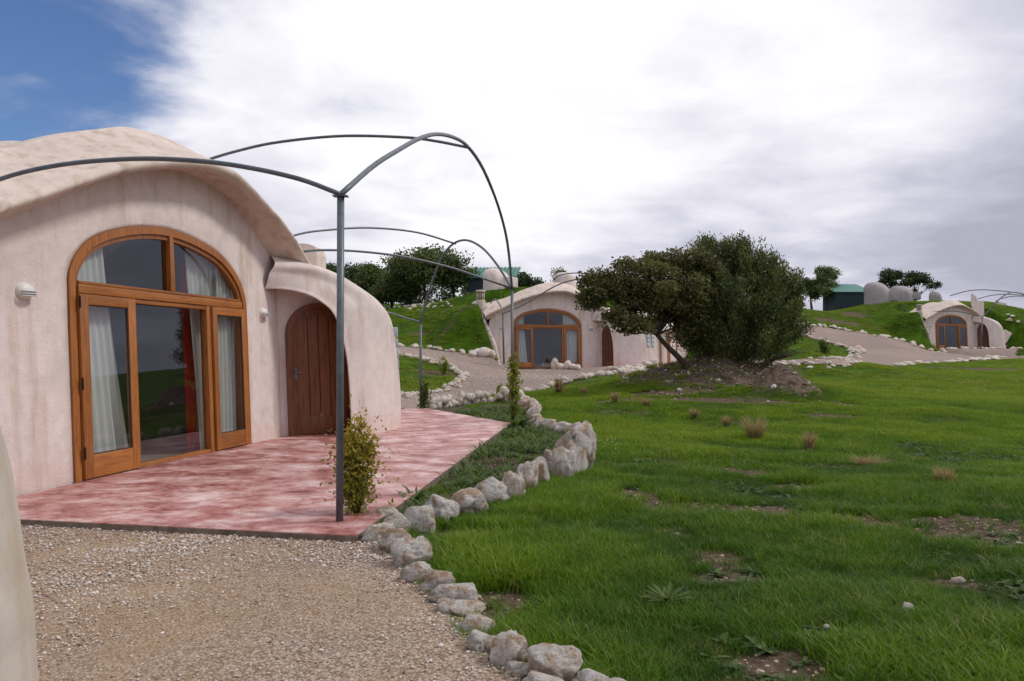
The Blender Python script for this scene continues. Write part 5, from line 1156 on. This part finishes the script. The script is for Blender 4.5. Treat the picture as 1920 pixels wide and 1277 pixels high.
# leafy clump and pink flowers in the bed
def clump(name, label, px, py, s, m, seed, up=1.0, n=46):
    p = hit(px, py); t = link(name, weed_mesh(seed, n, s*.5, s, s*.12, m, up), None, (p.x, p.y, p.z+.01), label=label, category='plant')
clump('leafy_clump', 'broad green leafy clump at the foot of the second post', 972, 805, .55, M_weed, 821, 1.1, 60)
clump('leafy_clump', 'spiky green leafy clump at the terrace edge near the first post', 780, 945, .30, M_weed, 822, 1.0, 50)
clump('leafy_clump', 'dark leafy weed in the foreground grass', 1250, 1135, .22, M_weed, 823, .8, 30)
p = hit(935, 888); t = thing('pink_flowers', 'bunch of small pink flowers in the planting bed', 'flowers', (p.x, p.y, p.z))
fl_ = MB(); st = MB(); r_ = random.Random(3)
for k in range(26):
    c = Vector((r_.gauss(0, .10), r_.gauss(0, .10), r_.uniform(.10, .2))); st.tube([(c.x*.6, c.y*.6, 0), c], .003, 4)
    for j in range(6):
        a = j*1.05; fl_.add([c, c+Vector((math.cos(a)*.016, math.sin(a)*.016, .006)), c+Vector((math.cos(a+.5)*.016, math.sin(a+.5)*.016, .008))], [(0, 1, 2)])
fl_.build('petals', M_pink, t); st.build('stem', M_bark, t)
for lab, px, py in (('cluster of tiny white flowers right of the stone wall', 1140, 852), ('single white bloom in grass below the tiny white flowers', 1157, 862)):
    p = hit(px, py); t = thing('white_flowers', lab, 'flowers', (p.x, p.y, p.z)); fl_ = MB()
    for k in range(9 if px == 1140 else 4):
        c = Vector((r_.gauss(0, .09 if px == 1140 else .02), r_.gauss(0, .09 if px == 1140 else .02), r_.uniform(.16, .24)))
        for j in range(6):
            a = j*1.05; fl_.add([c, c+Vector((math.cos(a)*.014, math.sin(a)*.014, .004)), c+Vector((math.cos(a+.5)*.014, math.sin(a+.5)*.014, .005))], [(0, 1, 2)])
    fl_.build('petals', M_whitef, t)
# irrigation hoses and loose rocks
def hose(label, pts, r_=.011):
    P = [hit(*a)+Vector((0, 0, .035+float(0))) for a in pts]; o = MB().tube(smoothpath(P, 24), r_, 7).build('irrigation_hose', M_hose, None, smooth=True); o['label'] = label; o['category'] = 'hose'
hose('black hose poking out of the grass beside the big rounded stones', [(830, 1022), (868, 1012), (905, 1004), (945, 994), (980, 988)])
hose('black hose lying in the foreground grass at lower right', [(1505, 1188), (1540, 1192), (1580, 1198), (1618, 1206)], .009)
hose('black hose end behind the gravel edging stones', [(722, 1000), (740, 1012), (765, 1030)], .012)
for lab, px, py, w, h_ in (('loose orange stone alone in the foreground grass', 1703, 1160, 24, 16), ('small pale stone beside the foreground hose', 1550, 1194, 12, 9), ('pale stone on the bare patch at the right edge', 1912, 1032, 16, 6), ('flat pale stone low in the grass right of centre', 1798, 1106, 22, 12), ('small reddish stone alone on the gravel yard', 132, 1173, 14, 10), ('small pale stone at lower left of the gravel yard', 203, 1219, 15, 9)):
    g_ = hit(px, py); ww = w/F*g_.y; hh = h_/F*g_.y; o = stone(None, (g_.x, g_.y, g_.z+hh*.4+(.04 if px > 1000 else 0)), ww, ww*.8, hh, ROCK2, name='loose_stone'); o['label'] = lab; o['category'] = 'stone'
